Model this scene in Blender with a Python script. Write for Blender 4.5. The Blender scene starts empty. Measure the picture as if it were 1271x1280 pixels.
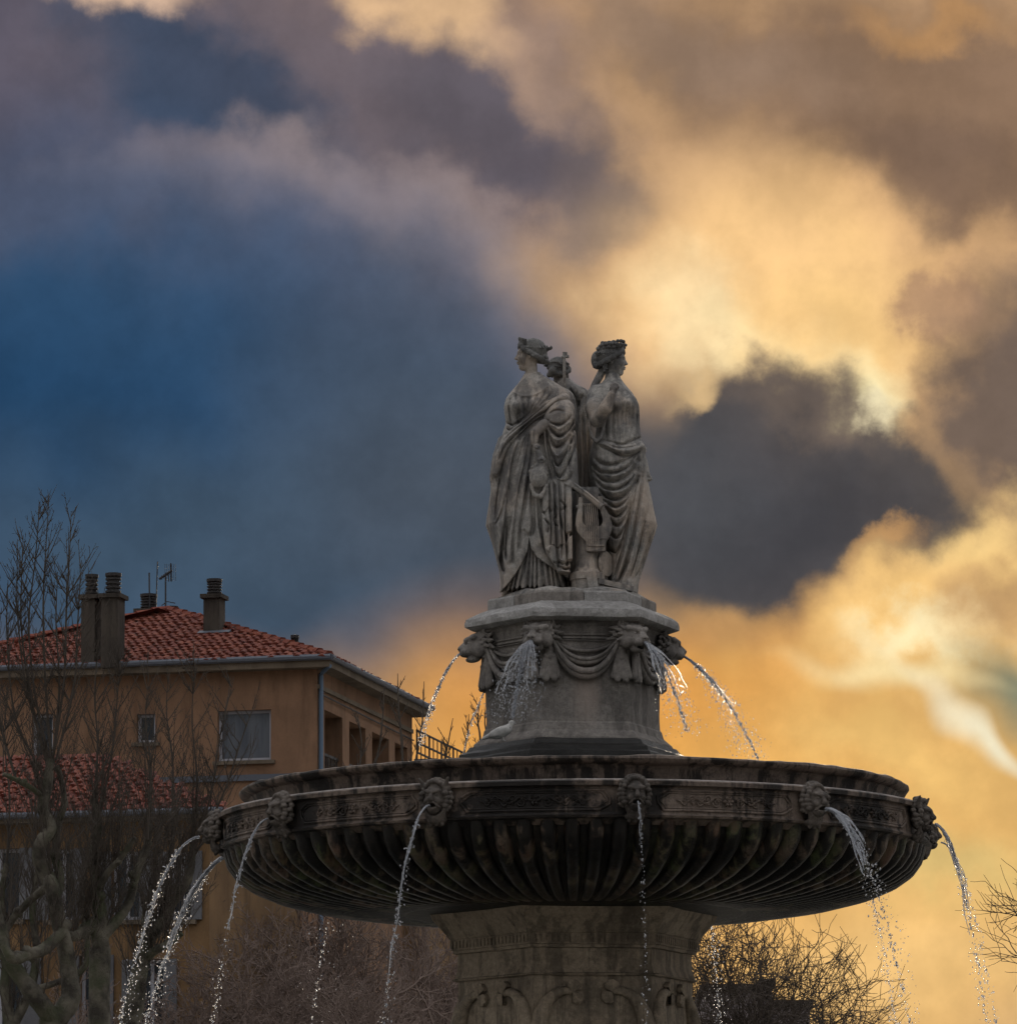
import bpy, bmesh, math, random
import numpy as np
from mathutils import Vector, Matrix, noise as mnoise

R = math.radians
scene = bpy.context.scene
COL = scene.collection

# ------------------------------------------------------------------ camera
CAM_Z = 1.65
CAM_D = 50.0
FPX = 5984.0                      # focal length in pixels of a 1271 px wide frame
YAW, PITCH, ROLL = 0.0133, 0.1621, 0.0064
cam_data = bpy.data.cameras.new('camera')
cam_data.sensor_fit = 'HORIZONTAL'
cam_data.sensor_width = 36.0
cam_data.lens = 36.0 * FPX / 1271.0
cam_data.clip_start = 0.5
cam_data.clip_end = 20000
cam = bpy.data.objects.new('camera', cam_data)
COL.objects.link(cam)
CAM_M = (Matrix.Translation((0, -CAM_D, CAM_Z)) @ Matrix.Rotation(YAW, 4, 'Z')
         @ Matrix.Rotation(math.pi / 2 + PITCH, 4, 'X') @ Matrix.Rotation(-ROLL, 4, 'Z'))
cam.matrix_world = CAM_M
scene.camera = cam
CAM_R = CAM_M.to_3x3()


def W(u, v, Y=0.0):
    """real place (metres) that a sight line meets on the upright plane y = Y"""
    d = CAM_R @ Vector(((u - 635.5) / FPX, (640.0 - v) / FPX, -1.0))
    t = (Y + CAM_D) / d.y
    return Vector((d.x * t, Y, CAM_Z + d.z * t))


def zat(v, Y=0.0, u=717):
    return W(u, v, Y).z


# ------------------------------------------------------------------ colour management
vs = scene.view_settings
vs.view_transform = 'Standard'
vs.look = 'None'
vs.gamma = 1.0
vs.use_curve_mapping = False
vs.exposure = 0.0


def lin(c):
    out = []
    for x in c:
        x = x / 255.0
        out.append(x / 12.92 if x <= 0.04045 else ((x + 0.055) / 1.055) ** 2.4)
    return (out[0], out[1], out[2], 1.0)


cy = scene.cycles
cy.max_bounces = 5
cy.diffuse_bounces = 1
cy.glossy_bounces = 3
cy.transmission_bounces = 5
cy.transparent_max_bounces = 8
cy.use_adaptive_sampling = True
cy.adaptive_threshold = 0.02
cy.adaptive_min_samples = 8
cy.caustics_reflective = False
cy.caustics_refractive = False

# ------------------------------------------------------------------ sky
SUN_AZ = 0.055      # radians right of +y
SUN_EL = R(11.5)
world = bpy.data.worlds.new('World')
scene.world = world
world.use_nodes = True
world.cycles.sampling_method = 'MANUAL'
world.cycles.sample_map_resolution = 512
wt = world.node_tree
wt.nodes.clear()
WN, WL = wt.nodes.new, wt.links.new
wout = WN('ShaderNodeOutputWorld')
wbg = WN('ShaderNodeBackground')
WL(wbg.outputs[0], wout.inputs[0])


def wmath(op, a, b=None, c=None):
    n = WN('ShaderNodeMath')
    n.operation = op
    for i, x in enumerate((a, b, c)):
        if x is None:
            continue
        if isinstance(x, (int, float)):
            n.inputs[i].default_value = x
        else:
            WL(x, n.inputs[i])
    return n.outputs[0]


def wvec(op, a, b=None, s=None):
    n = WN('ShaderNodeVectorMath')
    n.operation = op
    for i, x in enumerate((a, b)):
        if x is None:
            continue
        if isinstance(x, tuple):
            n.inputs[i].default_value = x
        else:
            WL(x, n.inputs[i])
    if s is not None:
        n.inputs['Scale'].default_value = s
    return n.outputs['Value'] if op == 'LENGTH' else n.outputs['Vector']


def wmix(f, a, b):
    n = WN('ShaderNodeMix')
    n.data_type = 'RGBA'
    n.clamp_factor = True
    for sock, x in ((n.inputs[0], f), (n.inputs[6], a), (n.inputs[7], b)):
        if isinstance(x, (int, float)):
            sock.default_value = x
        elif isinstance(x, tuple):
            sock.default_value = x
        else:
            WL(x, sock)
    return n.outputs[2]


def wnoise(vec, scale, detail, rough, dist=0.0):
    n = WN('ShaderNodeTexNoise')
    n.inputs['Scale'].default_value = scale
    n.inputs['Detail'].default_value = detail
    n.inputs['Roughness'].default_value = rough
    n.inputs['Distortion'].default_value = dist
    WL(vec, n.inputs['Vector'])
    return n


def wrange(x, a, b, lo, hi):
    n = WN('ShaderNodeMapRange')
    n.interpolation_type = 'SMOOTHSTEP'
    n.clamp = True
    for i, val in enumerate((a, b, lo, hi)):
        n.inputs[i + 1].default_value = val
    WL(x, n.inputs[0])
    return n.outputs[0]


tc = WN('ShaderNodeTexCoord')
wdir = wvec('NORMALIZE', tc.outputs['Generated'])
sep = WN('ShaderNodeSeparateXYZ')
WL(wdir, sep.inputs[0])
az = wmath('ARCTAN2', sep.outputs[0], sep.outputs[1])
el = wmath('ARCSINE', sep.outputs[2])
# sky chart: azimuth to the right, elevation downwards, in hundredths of the focal length scale
cu = wmath('MULTIPLY_ADD', az, FPX * 0.987 / 100, 6.355 + YAW * FPX * 0.987 / 100)
cv = wmath('MULTIPLY_ADD', el, -FPX / 100, 6.40 + PITCH * FPX / 100)
comb = WN('ShaderNodeCombineXYZ')
WL(cu, comb.inputs[0])
WL(cv, comb.inputs[1])
chart = comb.outputs[0]


def warp(scale, detail, rough, amp, dist=0.0):
    n = wnoise(wdir, scale, detail, rough, dist)
    c = wvec('SUBTRACT', n.outputs['Color'], (0.5, 0.5, 0.5))
    return wvec('MULTIPLY', c, (amp, amp, 0.0))


w_soft = wvec('ADD', chart, warp(22.0, 2, 0.5, 2.2))
w_mid0 = wvec('ADD', chart, warp(30.0, 3, 0.56, 2.6))
w_fine = warp(80.0, 5, 0.64, 1.45)
w_mid = wvec('ADD', w_mid0, wvec('SCALE', w_fine, None, 0.5))
w_rough = wvec('ADD', w_mid0, wvec('SCALE', w_fine, None, 0.8))
WARPS = {'s': w_soft, 'm': w_mid, 'r': w_rough}

sky = WN('ShaderNodeTexSky')
sky.sky_type = 'NISHITA'
sky.sun_disc = False
sky.sun_elevation = SUN_EL
sky.sun_rotation = SUN_AZ
sky.air_density = 1.4
sky.dust_density = 2.5
clear = wvec('SCALE', sky.outputs[0], None, 0.05)
# broken cloud everywhere: grey-blue to warm grey masses, a little clear sky in the gaps
big = wnoise(wdir, 2.6, 4, 0.6)
big2 = wnoise(wdir, 5.5, 4, 0.6)
cloudcol = wmix(wrange(big2.outputs['Fac'], 0.36, 0.66, 0.0, 1.0), (0.40, 0.43, 0.50, 1), (0.92, 0.88, 0.83, 1))
# overcast skies are about three times as bright overhead as at the horizon
zen = wmath('MULTIPLY_ADD', wmath('MAXIMUM', sep.outputs[2], 0.0), 1.65, 0.24)
zc = WN('ShaderNodeCombineXYZ')
for i in range(3):
    WL(zen, zc.inputs[i])
cloudcol = wvec('MULTIPLY', cloudcol, zc.outputs[0])
col = wmix(wrange(big.outputs['Fac'], 0.33, 0.45, 0.0, 0.95), clear, cloudcol)

# cloud masses: (u, v, ru, rv, turn, soft edge, cover, colour, edge)
LAYERS = [
    (760, 420, 1500, 1150, 0, 0.5, 1.0, (158, 126, 104), 's'),
    (1020, 330, 560, 480, 0, 0.9, 1.0, (214, 170, 121), 's'),
    (1120, 1040, 800, 420, 0, 0.8, 1.0, (233, 185, 112), 's'),
    # greys of the upper left
    (60, 100, 560, 230, 3, 0.7, 0.95, (86, 84, 100), 'm'),
    (480, 130, 430, 190, 14, 0.7, 0.95, (108, 98, 104), 'm'),
    (230, 95, 170, 75, 14, 0.6, 0.9, (60, 73, 94), 'm'),
    (345, 150, 110, 50, 30, 0.7, 0.75, (66, 74, 92), 'm'),
    (640, 180, 190, 80, 20, 0.6, 0.9, (94, 88, 96), 'm'),
    (745, 215, 80, 62, 40, 0.6, 0.85, (94, 87, 93), 'm'),
    # the great blue bank with its lit, arching rim
    (302, 598, 474, 428, 0, 0.15, 0.95, (168, 148, 142), 'm'),
    (280, 628, 470, 425, 0, 0.26, 0.9, (114, 108, 119), 'm'),
    (260, 665, 475, 425, 0, 0.45, 0.95, (80, 88, 108), 'm'),
    (60, 520, 600, 340, 4, 0.6, 1.0, (50, 78, 108), 's'),
    (-60, 520, 430, 220, 8, 0.8, 0.9, (34, 66, 98), 's'),
    (-20, 250, 260, 90, 0, 0.9, 0.6, (78, 86, 108), 'm'),
    (300, 690, 520, 150, 0, 0.8, 0.75, (66, 83, 99), 's'),
    (560, 560, 230, 230, 0, 0.8, 0.85, (70, 82, 97), 's'),
    (710, 640, 190, 170, 0, 0.8, 0.85, (76, 82, 91), 's'),
    (420, 880, 560, 90, 3, 0.9, 0.6, (156, 126, 88), 's'),
    (700, 1000, 380, 215, 0, 0.85, 1.0, (240, 172, 84), 's'),
    # peach breaks at the top
    (150, 0, 95, 36, 0, 0.8, 0.9, (226, 190, 160), 'm'),
    (530, 15, 95, 50, 40, 0.8, 0.9, (226, 186, 142), 'm'),
    (640, 80, 120, 40, 42, 0.8, 0.5, (188, 154, 126), 'm'),
    (840, 150, 110, 90, 55, 0.9, 0.6, (206, 164, 118), 'm'),
    # brown bank top right
    (1130, 110, 380, 150, 16, 0.55, 0.95, (134, 108, 88), 'm'),
    (1190, 210, 200, 70, 22, 0.6, 0.85, (120, 97, 81), 'm'),
    (880, 50, 170, 60, 10, 0.8, 0.7, (146, 122, 104), 'm'),
    (1190, 30, 120, 26, 12, 0.9, 0.7, (196, 148, 98), 'm'),
    # blaze round the hidden sun
    (930, 365, 200, 125, 12, 0.95, 0.9, (250, 204, 142), 's'),
    (880, 405, 115, 78, 20, 0.95, 0.95, (255, 224, 172), 'm'),
    (985, 440, 150, 42, 14, 0.95, 0.9, (255, 228, 174), 'm'),
    (1070, 420, 120, 100, 60, 0.9, 0.8, (255, 210, 140), 'm'),
    # right hand clouds
    (1185, 365, 50, 55, 30, 0.6, 0.8, (170, 134, 106), 'r'),
    (1280, 520, 105, 185, -12, 0.5, 0.95, (104, 90, 82), 'm'),
    (1088, 505, 70, 52, 35, 0.9, 1.0, (255, 236, 182), 'm'),
    (1210, 690, 80, 50, -25, 0.9, 0.9, (254, 214, 142), 'm'),
    # dark cloud behind the statues
    (955, 645, 240, 135, 0, 0.42, 1.0, (82, 78, 79), 'm'),
    (965, 545, 130, 92, 0, 0.4, 1.0, (86, 80, 79), 'm'),
    (1110, 625, 105, 95, 20, 0.42, 1.0, (84, 78, 76), 'm'),
    (990, 650, 170, 100, 0, 0.9, 0.75, (68, 68, 73), 'm'),
    (830, 640, 130, 150, 0, 0.8, 0.85, (76, 78, 83), 's'),
    (1105, 520, 34, 22, 40, 0.9, 0.8, (255, 240, 196), 'm'),
    (900, 480, 60, 22, -14, 0.9, 0.6, (250, 210, 150), 'm'),
    (1040, 520, 90, 40, 25, 0.9, 0.5, (120, 104, 92), 'r'),
    # light below
    (900, 800, 130, 42, -12, 0.9, 0.6, (190, 142, 92), 'm'),
    (1150, 785, 160, 60, -14, 0.95, 0.85, (252, 206, 132), 'm'),
    (1165, 800, 95, 26, -10, 0.95, 0.9, (255, 236, 186), 'm'),
    (1090, 720, 60, 22, -30, 0.9, 0.6, (216, 164, 104), 'r'),
    (1262, 755, 70, 40, 0, 0.9, 0.6, (170, 134, 100), 'm'),
    (1280, 880, 95, 40, 12, 0.9, 0.85, (112, 128, 112), 's'),
    (1110, 850, 120, 13, 10, 0.95, 0.9, (255, 230, 172), 's'),
    (1228, 922, 100, 13, 38, 0.95, 1.0, (255, 242, 206), 's'),
    (1080, 920, 170, 46, 8, 0.9, 0.6, (250, 204, 124), 'm'),
    (1120, 1070, 240, 60, 0, 0.9, 0.7, (212, 188, 122), 'm'),
    (1130, 1200, 240, 80, 0, 0.9, 0.7, (248, 202, 132), 'm'),
    (780, 860, 260, 60, 0, 0.9, 0.5, (236, 158, 70), 's'),
]
for (u, v, ru, rv, turn, soft, cover, c, wk) in LAYERS:
    mp = WN('ShaderNodeMapping')
    mp.vector_type = 'TEXTURE'
    mp.inputs['Location'].default_value = (u / 100, v / 100, 0)
    mp.inputs['Rotation'].default_value = (0, 0, R(turn))
    mp.inputs['Scale'].default_value = (ru / 100, rv / 100, 1)
    WL(WARPS[wk], mp.inputs['Vector'])
    d = wvec('LENGTH', mp.outputs[0])
    col = wmix(wrange(d, 1 - soft, 1 + soft * 0.6, cover, 0.0), col, lin(c))
# fine billows over the whole sky
fine = wnoise(wdir, 48.0, 5, 0.62)
gain = wrange(fine.outputs['Fac'], 0.25, 0.75, 0.86, 1.14)
gv = WN('ShaderNodeCombineXYZ')
for i in range(3):
    WL(gain, gv.inputs[i])
col = wvec('MULTIPLY', col, gv.outputs[0])
WL(col, wbg.inputs['Color'])
wbg.inputs['Strength'].default_value = 1.0

# the sun, veiled by the cloud behind the statues
sun_data = bpy.data.lights.new('sun', 'SUN')
sun_data.energy = 2.0
sun_data.angle = R(10)
sun_data.color = (1.0, 0.80, 0.55)
sun = bpy.data.objects.new('sun', sun_data)
COL.objects.link(sun)
sd = Vector((math.sin(SUN_AZ) * math.cos(SUN_EL), math.cos(SUN_AZ) * math.cos(SUN_EL), math.sin(SUN_EL)))
sun.rotation_euler = sd.to_track_quat('Z', 'Y').to_euler()
sun.location = (20, 300, 80)

# ------------------------------------------------------------------ helpers: objects
def tag(o, label=None, cat=None, group=None, kind=None):
    if label: o['label'] = label
    if cat: o['category'] = cat
    if group: o['group'] = group
    if kind: o['kind'] = kind
    return o


def empty(name, loc=(0, 0, 0), rz=0.0, parent=None):
    o = bpy.data.objects.new(name, None)
    o.empty_display_size = 0.2
    COL.objects.link(o)
    o.location = loc
    o.rotation_euler = (0, 0, rz)
    o.parent = parent
    return o


def link(name, mesh, mat=None, parent=None, loc=None, rz=None):
    o = bpy.data.objects.new(name, mesh)
    COL.objects.link(o)
    if mat is not None and len(mesh.materials) == 0:
        mesh.materials.append(mat)
    o.parent = parent
    if loc is not None: o.location = loc
    if rz is not None: o.rotation_euler = (0, 0, rz)
    return o


def mesh_from(verts, faces, name='mesh', smooth=False, sharp=None):
    me = bpy.data.meshes.new(name)
    if isinstance(verts, np.ndarray): verts = verts.tolist()
    if isinstance(faces, np.ndarray): faces = faces.tolist()
    me.from_pydata(verts, [], faces)
    me.update()
    if smooth:
        me.polygons.foreach_set('use_smooth', [True] * len(me.polygons))
        if sharp is not None:
            bm = bmesh.new(); bm.from_mesh(me)
            for e in bm.edges:
                if len(e.link_faces) == 2 and e.calc_face_angle(0) > sharp:
                    e.smooth = False
            bm.to_mesh(me); bm.free()
    return me


class MB:
    """collects simple shapes into one mesh"""
    def __init__(self):
        self.v, self.f = [], []

    def add(self, verts, faces):
        n = len(self.v)
        self.v += [tuple(p) for p in verts]
        self.f += [tuple(i + n for i in f) for f in faces]

    def box(self, c, s, rz=0.0, M=None):
        x, y, z = s[0] / 2, s[1] / 2, s[2] / 2
        vs_ = [Vector(p) for p in ((-x, -y, -z), (x, -y, -z), (x, y, -z), (-x, y, -z), (-x, -y, z), (x, -y, z), (x, y, z), (-x, y, z))]
        Q = Matrix.Rotation(rz, 3, 'Z') if M is None else M
        self.add([Q @ p + Vector(c) for p in vs_], [(0, 3, 2, 1), (4, 5, 6, 7), (0, 1, 5, 4), (1, 2, 6, 5), (2, 3, 7, 6), (3, 0, 4, 7)])
        return self

    def tube(self, pts, rad, n=6, cap=True):
        pts = [Vector(p) for p in pts]
        m = len(pts)
        rads = [rad] * m if isinstance(rad, (int, float)) else list(rad)
        up = Vector((0.13, 0.21, 0.97))
        rings = []
        prev = None
        for i, p in enumerate(pts):
            t = (pts[min(i + 1, m - 1)] - pts[max(i - 1, 0)])
            if t.length < 1e-9: t = Vector((0, 0, 1))
            t.normalize()
            a = (prev if prev is not None else up.cross(t) if abs(up.dot(t)) < 0.98 else Vector((1, 0, 0)).cross(t))
            a = a - t * a.dot(t)
            if a.length < 1e-6: a = t.orthogonal()
            a.normalize(); prev = a
            b = t.cross(a)
            rings.append([p + (a * math.cos(2 * math.pi * k / n) + b * math.sin(2 * math.pi * k / n)) * rads[i] for k in range(n)])
        vv = [q for r_ in rings for q in r_]
        ff = []
        for i in range(m - 1):
            for k in range(n):
                ff.append((i * n + k, i * n + (k + 1) % n, (i + 1) * n + (k + 1) % n, (i + 1) * n + k))
        if cap:
            ff.append(tuple(range(n - 1, -1, -1)))
            ff.append(tuple((m - 1) * n + k for k in range(n)))
        self.add(vv, ff)
        return self

    def lathe(self, prof, n=48, c=(0, 0, 0), closed=True, a0=0.0, a1=2 * math.pi):
        full = abs((a1 - a0) - 2 * math.pi) < 1e-6
        k = n if full else n + 1
        vv, ff = [], []
        for (r_, z) in prof:
            for i in range(k):
                a = a0 + (a1 - a0) * i / n
                vv.append((c[0] + r_ * math.sin(a), c[1] - r_ * math.cos(a), c[2] + z))
        for j in range(len(prof) - 1):
            for i in range(n):
                i2 = (i + 1) % k
                ff.append((j * k + i, j * k + i2, (j + 1) * k + i2, (j + 1) * k + i))
        if closed and full:
            ff.append(tuple(range(k - 1, -1, -1)))
            ff.append(tuple((len(prof) - 1) * k + i for i in range(k)))
        self.add(vv, ff)
        return self

    def build(self, name, mat, parent=None, smooth=False, sharp=R(35), loc=None, rz=None):
        return link(name, mesh_from(self.v, self.f, name, smooth, sharp), mat, parent, loc, rz)

    def mesh(self, name, smooth=False, sharp=R(35)):
        return mesh_from(self.v, self.f, name, smooth, sharp)


def wear(me, amp, scale=6.0, seed=0.0):
    """weathered, slightly uneven surface"""
    n = len(me.vertices)
    co = np.empty(n * 3, np.float32); me.vertices.foreach_get('co', co)
    no = np.empty(n * 3, np.float32); me.vertices.foreach_get('normal', no)
    co = co.reshape(-1, 3); no = no.reshape(-1, 3)
    d = np.array([mnoise.fractal(Vector((p[0] * scale + seed, p[1] * scale, p[2] * scale)), 0.8, 2.0, 3) for p in co.tolist()], np.float32)
    co += no * (d * amp)[:, None]
    me.vertices.foreach_set('co', co.ravel()); me.update()


# ------------------------------------------------------------------ helpers: materials
class NT:
    def __init__(self, name):
        self.m = bpy.data.materials.new(name)
        self.m.use_nodes = True
        self.t = self.m.node_tree
        self.b = self.t.nodes['Principled BSDF']
        self.out = self.t.nodes['Material Output']
        self.tc = self.t.nodes.new('ShaderNodeTexCoord')
        self.geo = self.t.nodes.new('ShaderNodeNewGeometry')

    def noise(self, scale, detail=5, rough=0.55, vec=None, stretch=None, dist=0.0, world=True):
        n = self.t.nodes.new('ShaderNodeTexNoise')
        n.inputs['Scale'].default_value = scale
        n.inputs['Detail'].default_value = detail
        n.inputs['Roughness'].default_value = rough
        n.inputs['Distortion'].default_value = dist
        v = vec or (self.geo.outputs['Position'] if world else self.tc.outputs['Object'])
        if stretch:
            mp = self.t.nodes.new('ShaderNodeMapping')
            mp.inputs['Scale'].default_value = stretch
            self.t.links.new(v, mp.inputs['Vector']); v = mp.outputs[0]
        self.t.links.new(v, n.inputs['Vector'])
        return n.outputs['Fac']

    def ramp(self, x, stops, interp='LINEAR'):
        n = self.t.nodes.new('ShaderNodeValToRGB')
        n.color_ramp.interpolation = interp
        while len(n.color_ramp.elements) < len(stops): n.color_ramp.elements.new(0.5)
        for e, (p, c) in zip(n.color_ramp.elements, stops):
            e.position = p
            e.color = (c, c, c, 1) if isinstance(c, (int, float)) else (*c[:3], 1)
        self.t.links.new(x, n.inputs[0])
        return n.outputs[0]

    def mix(self, f, a, b, mode='MIX'):
        n = self.t.nodes.new('ShaderNodeMix')
        n.data_type = 'RGBA'; n.blend_type = mode
        for s, x in ((n.inputs[0], f), (n.inputs[6], a), (n.inputs[7], b)):
            if isinstance(x, (int, float)): s.default_value = x
            elif isinstance(x, tuple): s.default_value = (*x[:3], 1)
            else: self.t.links.new(x, s)
        return n.outputs[2]

    def math(self, op, a, b=0.0):
        n = self.t.nodes.new('ShaderNodeMath'); n.operation = op
        for s, x in ((n.inputs[0], a), (n.inputs[1], b)):
            if isinstance(x, (int, float)): s.default_value = x
            else: self.t.links.new(x, s)
        return n.outputs[0]

    def bump(self, h, strength=0.3, dist=0.02, chain=None):
        n = self.t.nodes.new('ShaderNodeBump')
        n.inputs['Strength'].default_value = strength
        n.inputs['Distance'].default_value = dist
        self.t.links.new(h, n.inputs['Height'])
        if chain is not None: self.t.links.new(chain, n.inputs['Normal'])
        return n.outputs[0]

    def rnd(self):
        n = self.t.nodes.new('ShaderNodeObjectInfo')
        return n.outputs['Random']

    def finish(self, color, rough=0.85, normal=None, spec=0.3, metal=0.0):
        def put(s, x):
            if isinstance(x, (int, float)): s.default_value = x
            elif isinstance(x, tuple): s.default_value = (*x[:3], 1)
            else: self.t.links.new(x, s)
        put(self.b.inputs['Base Color'], color)
        put(self.b.inputs['Roughness'], rough)
        put(self.b.inputs['Specular IOR Level'], spec)
        put(self.b.inputs['Metallic'], metal)
        if normal is not None: self.t.links.new(normal, self.b.inputs['Normal'])
        return self.m


def stone(name, base, dark, stain=0.5, streak=0.5, green=0.0, spot=None, warm=None, cover=0.0, grime=(0.03, 0.028, 0.025), rough=0.85, lichen=0.0):
    """weathered limestone: mottled base, run-off streaks, black crust patches, some algae"""
    n = NT(name)
    c = n.mix(n.ramp(n.noise(3.2, 6, 0.6), [(0.3, 0.0), (0.7, 1.0)]), base, dark)
    c = n.mix(n.ramp(n.noise(22, 6, 0.7), [(0.38, 0.0), (0.66, 0.6)]), c, tuple(x * 0.5 for x in dark))
    c = n.mix(n.ramp(n.noise(70, 4, 0.7), [(0.52, 0.0), (0.66, 0.5)]), c, tuple(x * 0.4 for x in dark))
    if warm:
        c = n.mix(n.ramp(n.noise(1.3, 4, 0.55), [(0.44, 0.0), (0.58, 0.5)]), c, warm)
    if green > 0:
        c = n.mix(n.math('MULTIPLY', n.ramp(n.noise(2.1, 4, 0.6), [(0.42, 0.0), (0.62, 1.0)]), green), c, (0.055, 0.075, 0.028))
        c = n.mix(n.math('MULTIPLY', n.ramp(n.noise(3.3, 4, 0.6, stretch=(1, 1, 0.5)), [(0.5, 0.0), (0.66, 1.0)]), green * 0.8), c, (0.10, 0.045, 0.03))
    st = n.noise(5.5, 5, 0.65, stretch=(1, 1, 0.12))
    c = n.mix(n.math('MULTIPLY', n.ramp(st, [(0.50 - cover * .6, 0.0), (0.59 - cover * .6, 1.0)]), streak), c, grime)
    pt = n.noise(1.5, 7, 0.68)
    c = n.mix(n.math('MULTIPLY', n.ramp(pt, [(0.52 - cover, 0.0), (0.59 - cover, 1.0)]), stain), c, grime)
    if lichen > 0:
        c = n.mix(n.math('MULTIPLY', n.ramp(n.noise(9, 6, 0.7), [(0.60, 0.0), (0.68, 1.0)]), lichen), c, (0.36, 0.35, 0.31))
    if spot:      # pale lime run where water has dripped for years
        vm = n.t.nodes.new('ShaderNodeMapping'); vm.vector_type = 'TEXTURE'
        vm.inputs['Location'].default_value = spot[0]; vm.inputs['Scale'].default_value = spot[1]
        n.t.links.new(n.geo.outputs['Position'], vm.inputs['Vector'])
        ln = n.t.nodes.new('ShaderNodeVectorMath'); ln.operation = 'LENGTH'; n.t.links.new(vm.outputs[0], ln.inputs[0])
        f = n.math('ADD', ln.outputs['Value'], n.math('MULTIPLY', n.noise(6, 5, .7, stretch=(1, 1, .25)), .9))
        c = n.mix(n.ramp(n.math('MULTIPLY', f, .5), [(0.30, 0.55), (0.78, 0.0)]), c, (0.44, 0.36, 0.31))
    b1 = n.bump(n.noise(60, 6, 0.7), 0.6, 0.010)
    b2 = n.bump(n.noise(9, 6, 0.65), 0.5, 0.025, b1)
    return n.finish(c, rough, b2, 0.25)


M = {}
M['statue'] = stone('statue_stone', (0.44, 0.415, 0.38), (0.25, 0.24, 0.228), 0.6, 0.6, grime=(0.062, 0.062, 0.066), warm=(0.42, 0.325, 0.25))
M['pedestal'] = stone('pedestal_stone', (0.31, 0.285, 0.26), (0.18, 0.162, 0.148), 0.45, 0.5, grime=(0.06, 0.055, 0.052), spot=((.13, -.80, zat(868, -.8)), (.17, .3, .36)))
M['cornice'] = stone('cornice_stone', (0.40, 0.39, 0.38), (0.27, 0.26, 0.25), 0.3, 0.2, grime=(0.08, 0.075, 0.07), lichen=0.3)
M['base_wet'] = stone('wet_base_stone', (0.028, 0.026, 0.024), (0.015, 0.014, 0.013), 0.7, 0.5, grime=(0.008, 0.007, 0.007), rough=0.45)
M['basin'] = stone('basin_stone', (0.22, 0.172, 0.14), (0.125, 0.094, 0.076), 0.97, 0.92, grime=(0.012, 0.010, 0.009), rough=0.6, cover=0.02)
M['ledge'] = stone('ledge_stone', (0.36, 0.32, 0.30), (0.24, 0.21, 0.19), 0.7, 0.3, grime=(0.04, 0.035, 0.032), rough=0.7)
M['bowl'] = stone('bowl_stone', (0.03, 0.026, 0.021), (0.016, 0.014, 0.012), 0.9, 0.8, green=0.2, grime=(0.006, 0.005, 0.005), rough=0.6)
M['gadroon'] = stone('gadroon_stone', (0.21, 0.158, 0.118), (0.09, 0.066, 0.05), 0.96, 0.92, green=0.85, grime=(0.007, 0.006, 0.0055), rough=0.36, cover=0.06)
M['hair'] = stone('sooty_stone', (0.22, 0.215, 0.205), (0.12, 0.118, 0.115), 0.5, 0.5, grime=(0.04, 0.04, 0.042))
M['mask'] = stone('mask_stone', (0.17, 0.145, 0.125), (0.09, 0.075, 0.065), 0.5, 0.6, grime=(0.02, 0.018, 0.016), rough=0.75)
M['pillar'] = stone('pillar_stone', (0.48, 0.395, 0.295), (0.33, 0.265, 0.195), 0.4, 0.5, grime=(0.04, 0.034, 0.028), rough=0.75)

# ================================================================== ground and pool
def ground():
    n = NT('ground_paving')
    c = n.mix(n.ramp(n.noise(0.6, 5), [(0.35, 0.0), (0.65, 1.0)]), (0.24, 0.225, 0.20), (0.34, 0.32, 0.285))
    m = n.finish(c, 0.85, n.bump(n.noise(14, 5), 0.3, 0.02))
    mb = MB(); s = 6000
    mb.add([(-s, -200, 0), (s, -200, 0), (s, s, 0), (-s, s, 0)], [(0, 1, 2, 3)])
    tag(mb.build('ground', m), kind='structure')


ground()
PH = R(9.07)              # bearing of the mask that looks nearly at the camera
TAU = 2 * math.pi
def pol(r_, a, z): return Vector((r_ * math.sin(a), -r_ * math.cos(a), z))


fountain = empty('stone_fountain', (0, 0, 0))
tag(fountain, 'tall tiered stone fountain with lion-head pedestal above a wide fluted basin', 'fountain')

# heights read off the photograph at their own depth
Z_LIP = zat(944.0, -3.5)
Z_LEDGE = zat(976.5, -3.6)
Z_BAND_T = zat(981.5, -3.72)
Z_BAND_B = zat(1019, -3.72)
Z_BOWL_T = zat(1030, -3.68)

# ---- lower pool
def pool():
    p = empty('fountain_pool', (0, 0, 0))
    tag(p, 'broad round stone pool at the foot of the fountain', 'pool')
    mb = MB()
    mb.lathe([(10.4, 0), (10.4, 0.5), (10.3, 0.6), (9.9, 0.6), (9.85, 0.5), (9.8, 0.02)], 96, closed=False)
    mb.build('rim', M['pillar'], p, True)
    n = NT('pool_water')
    m = n.finish((0.02, 0.03, 0.03), 0.08, n.bump(n.noise(7, 4), 0.4, 0.05), 0.5)
    mb = MB(); mb.lathe([(9.84, 0.42), (0.2, 0.421)], 96, closed=False)
    mb.build('water', m, p)


pool()

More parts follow.
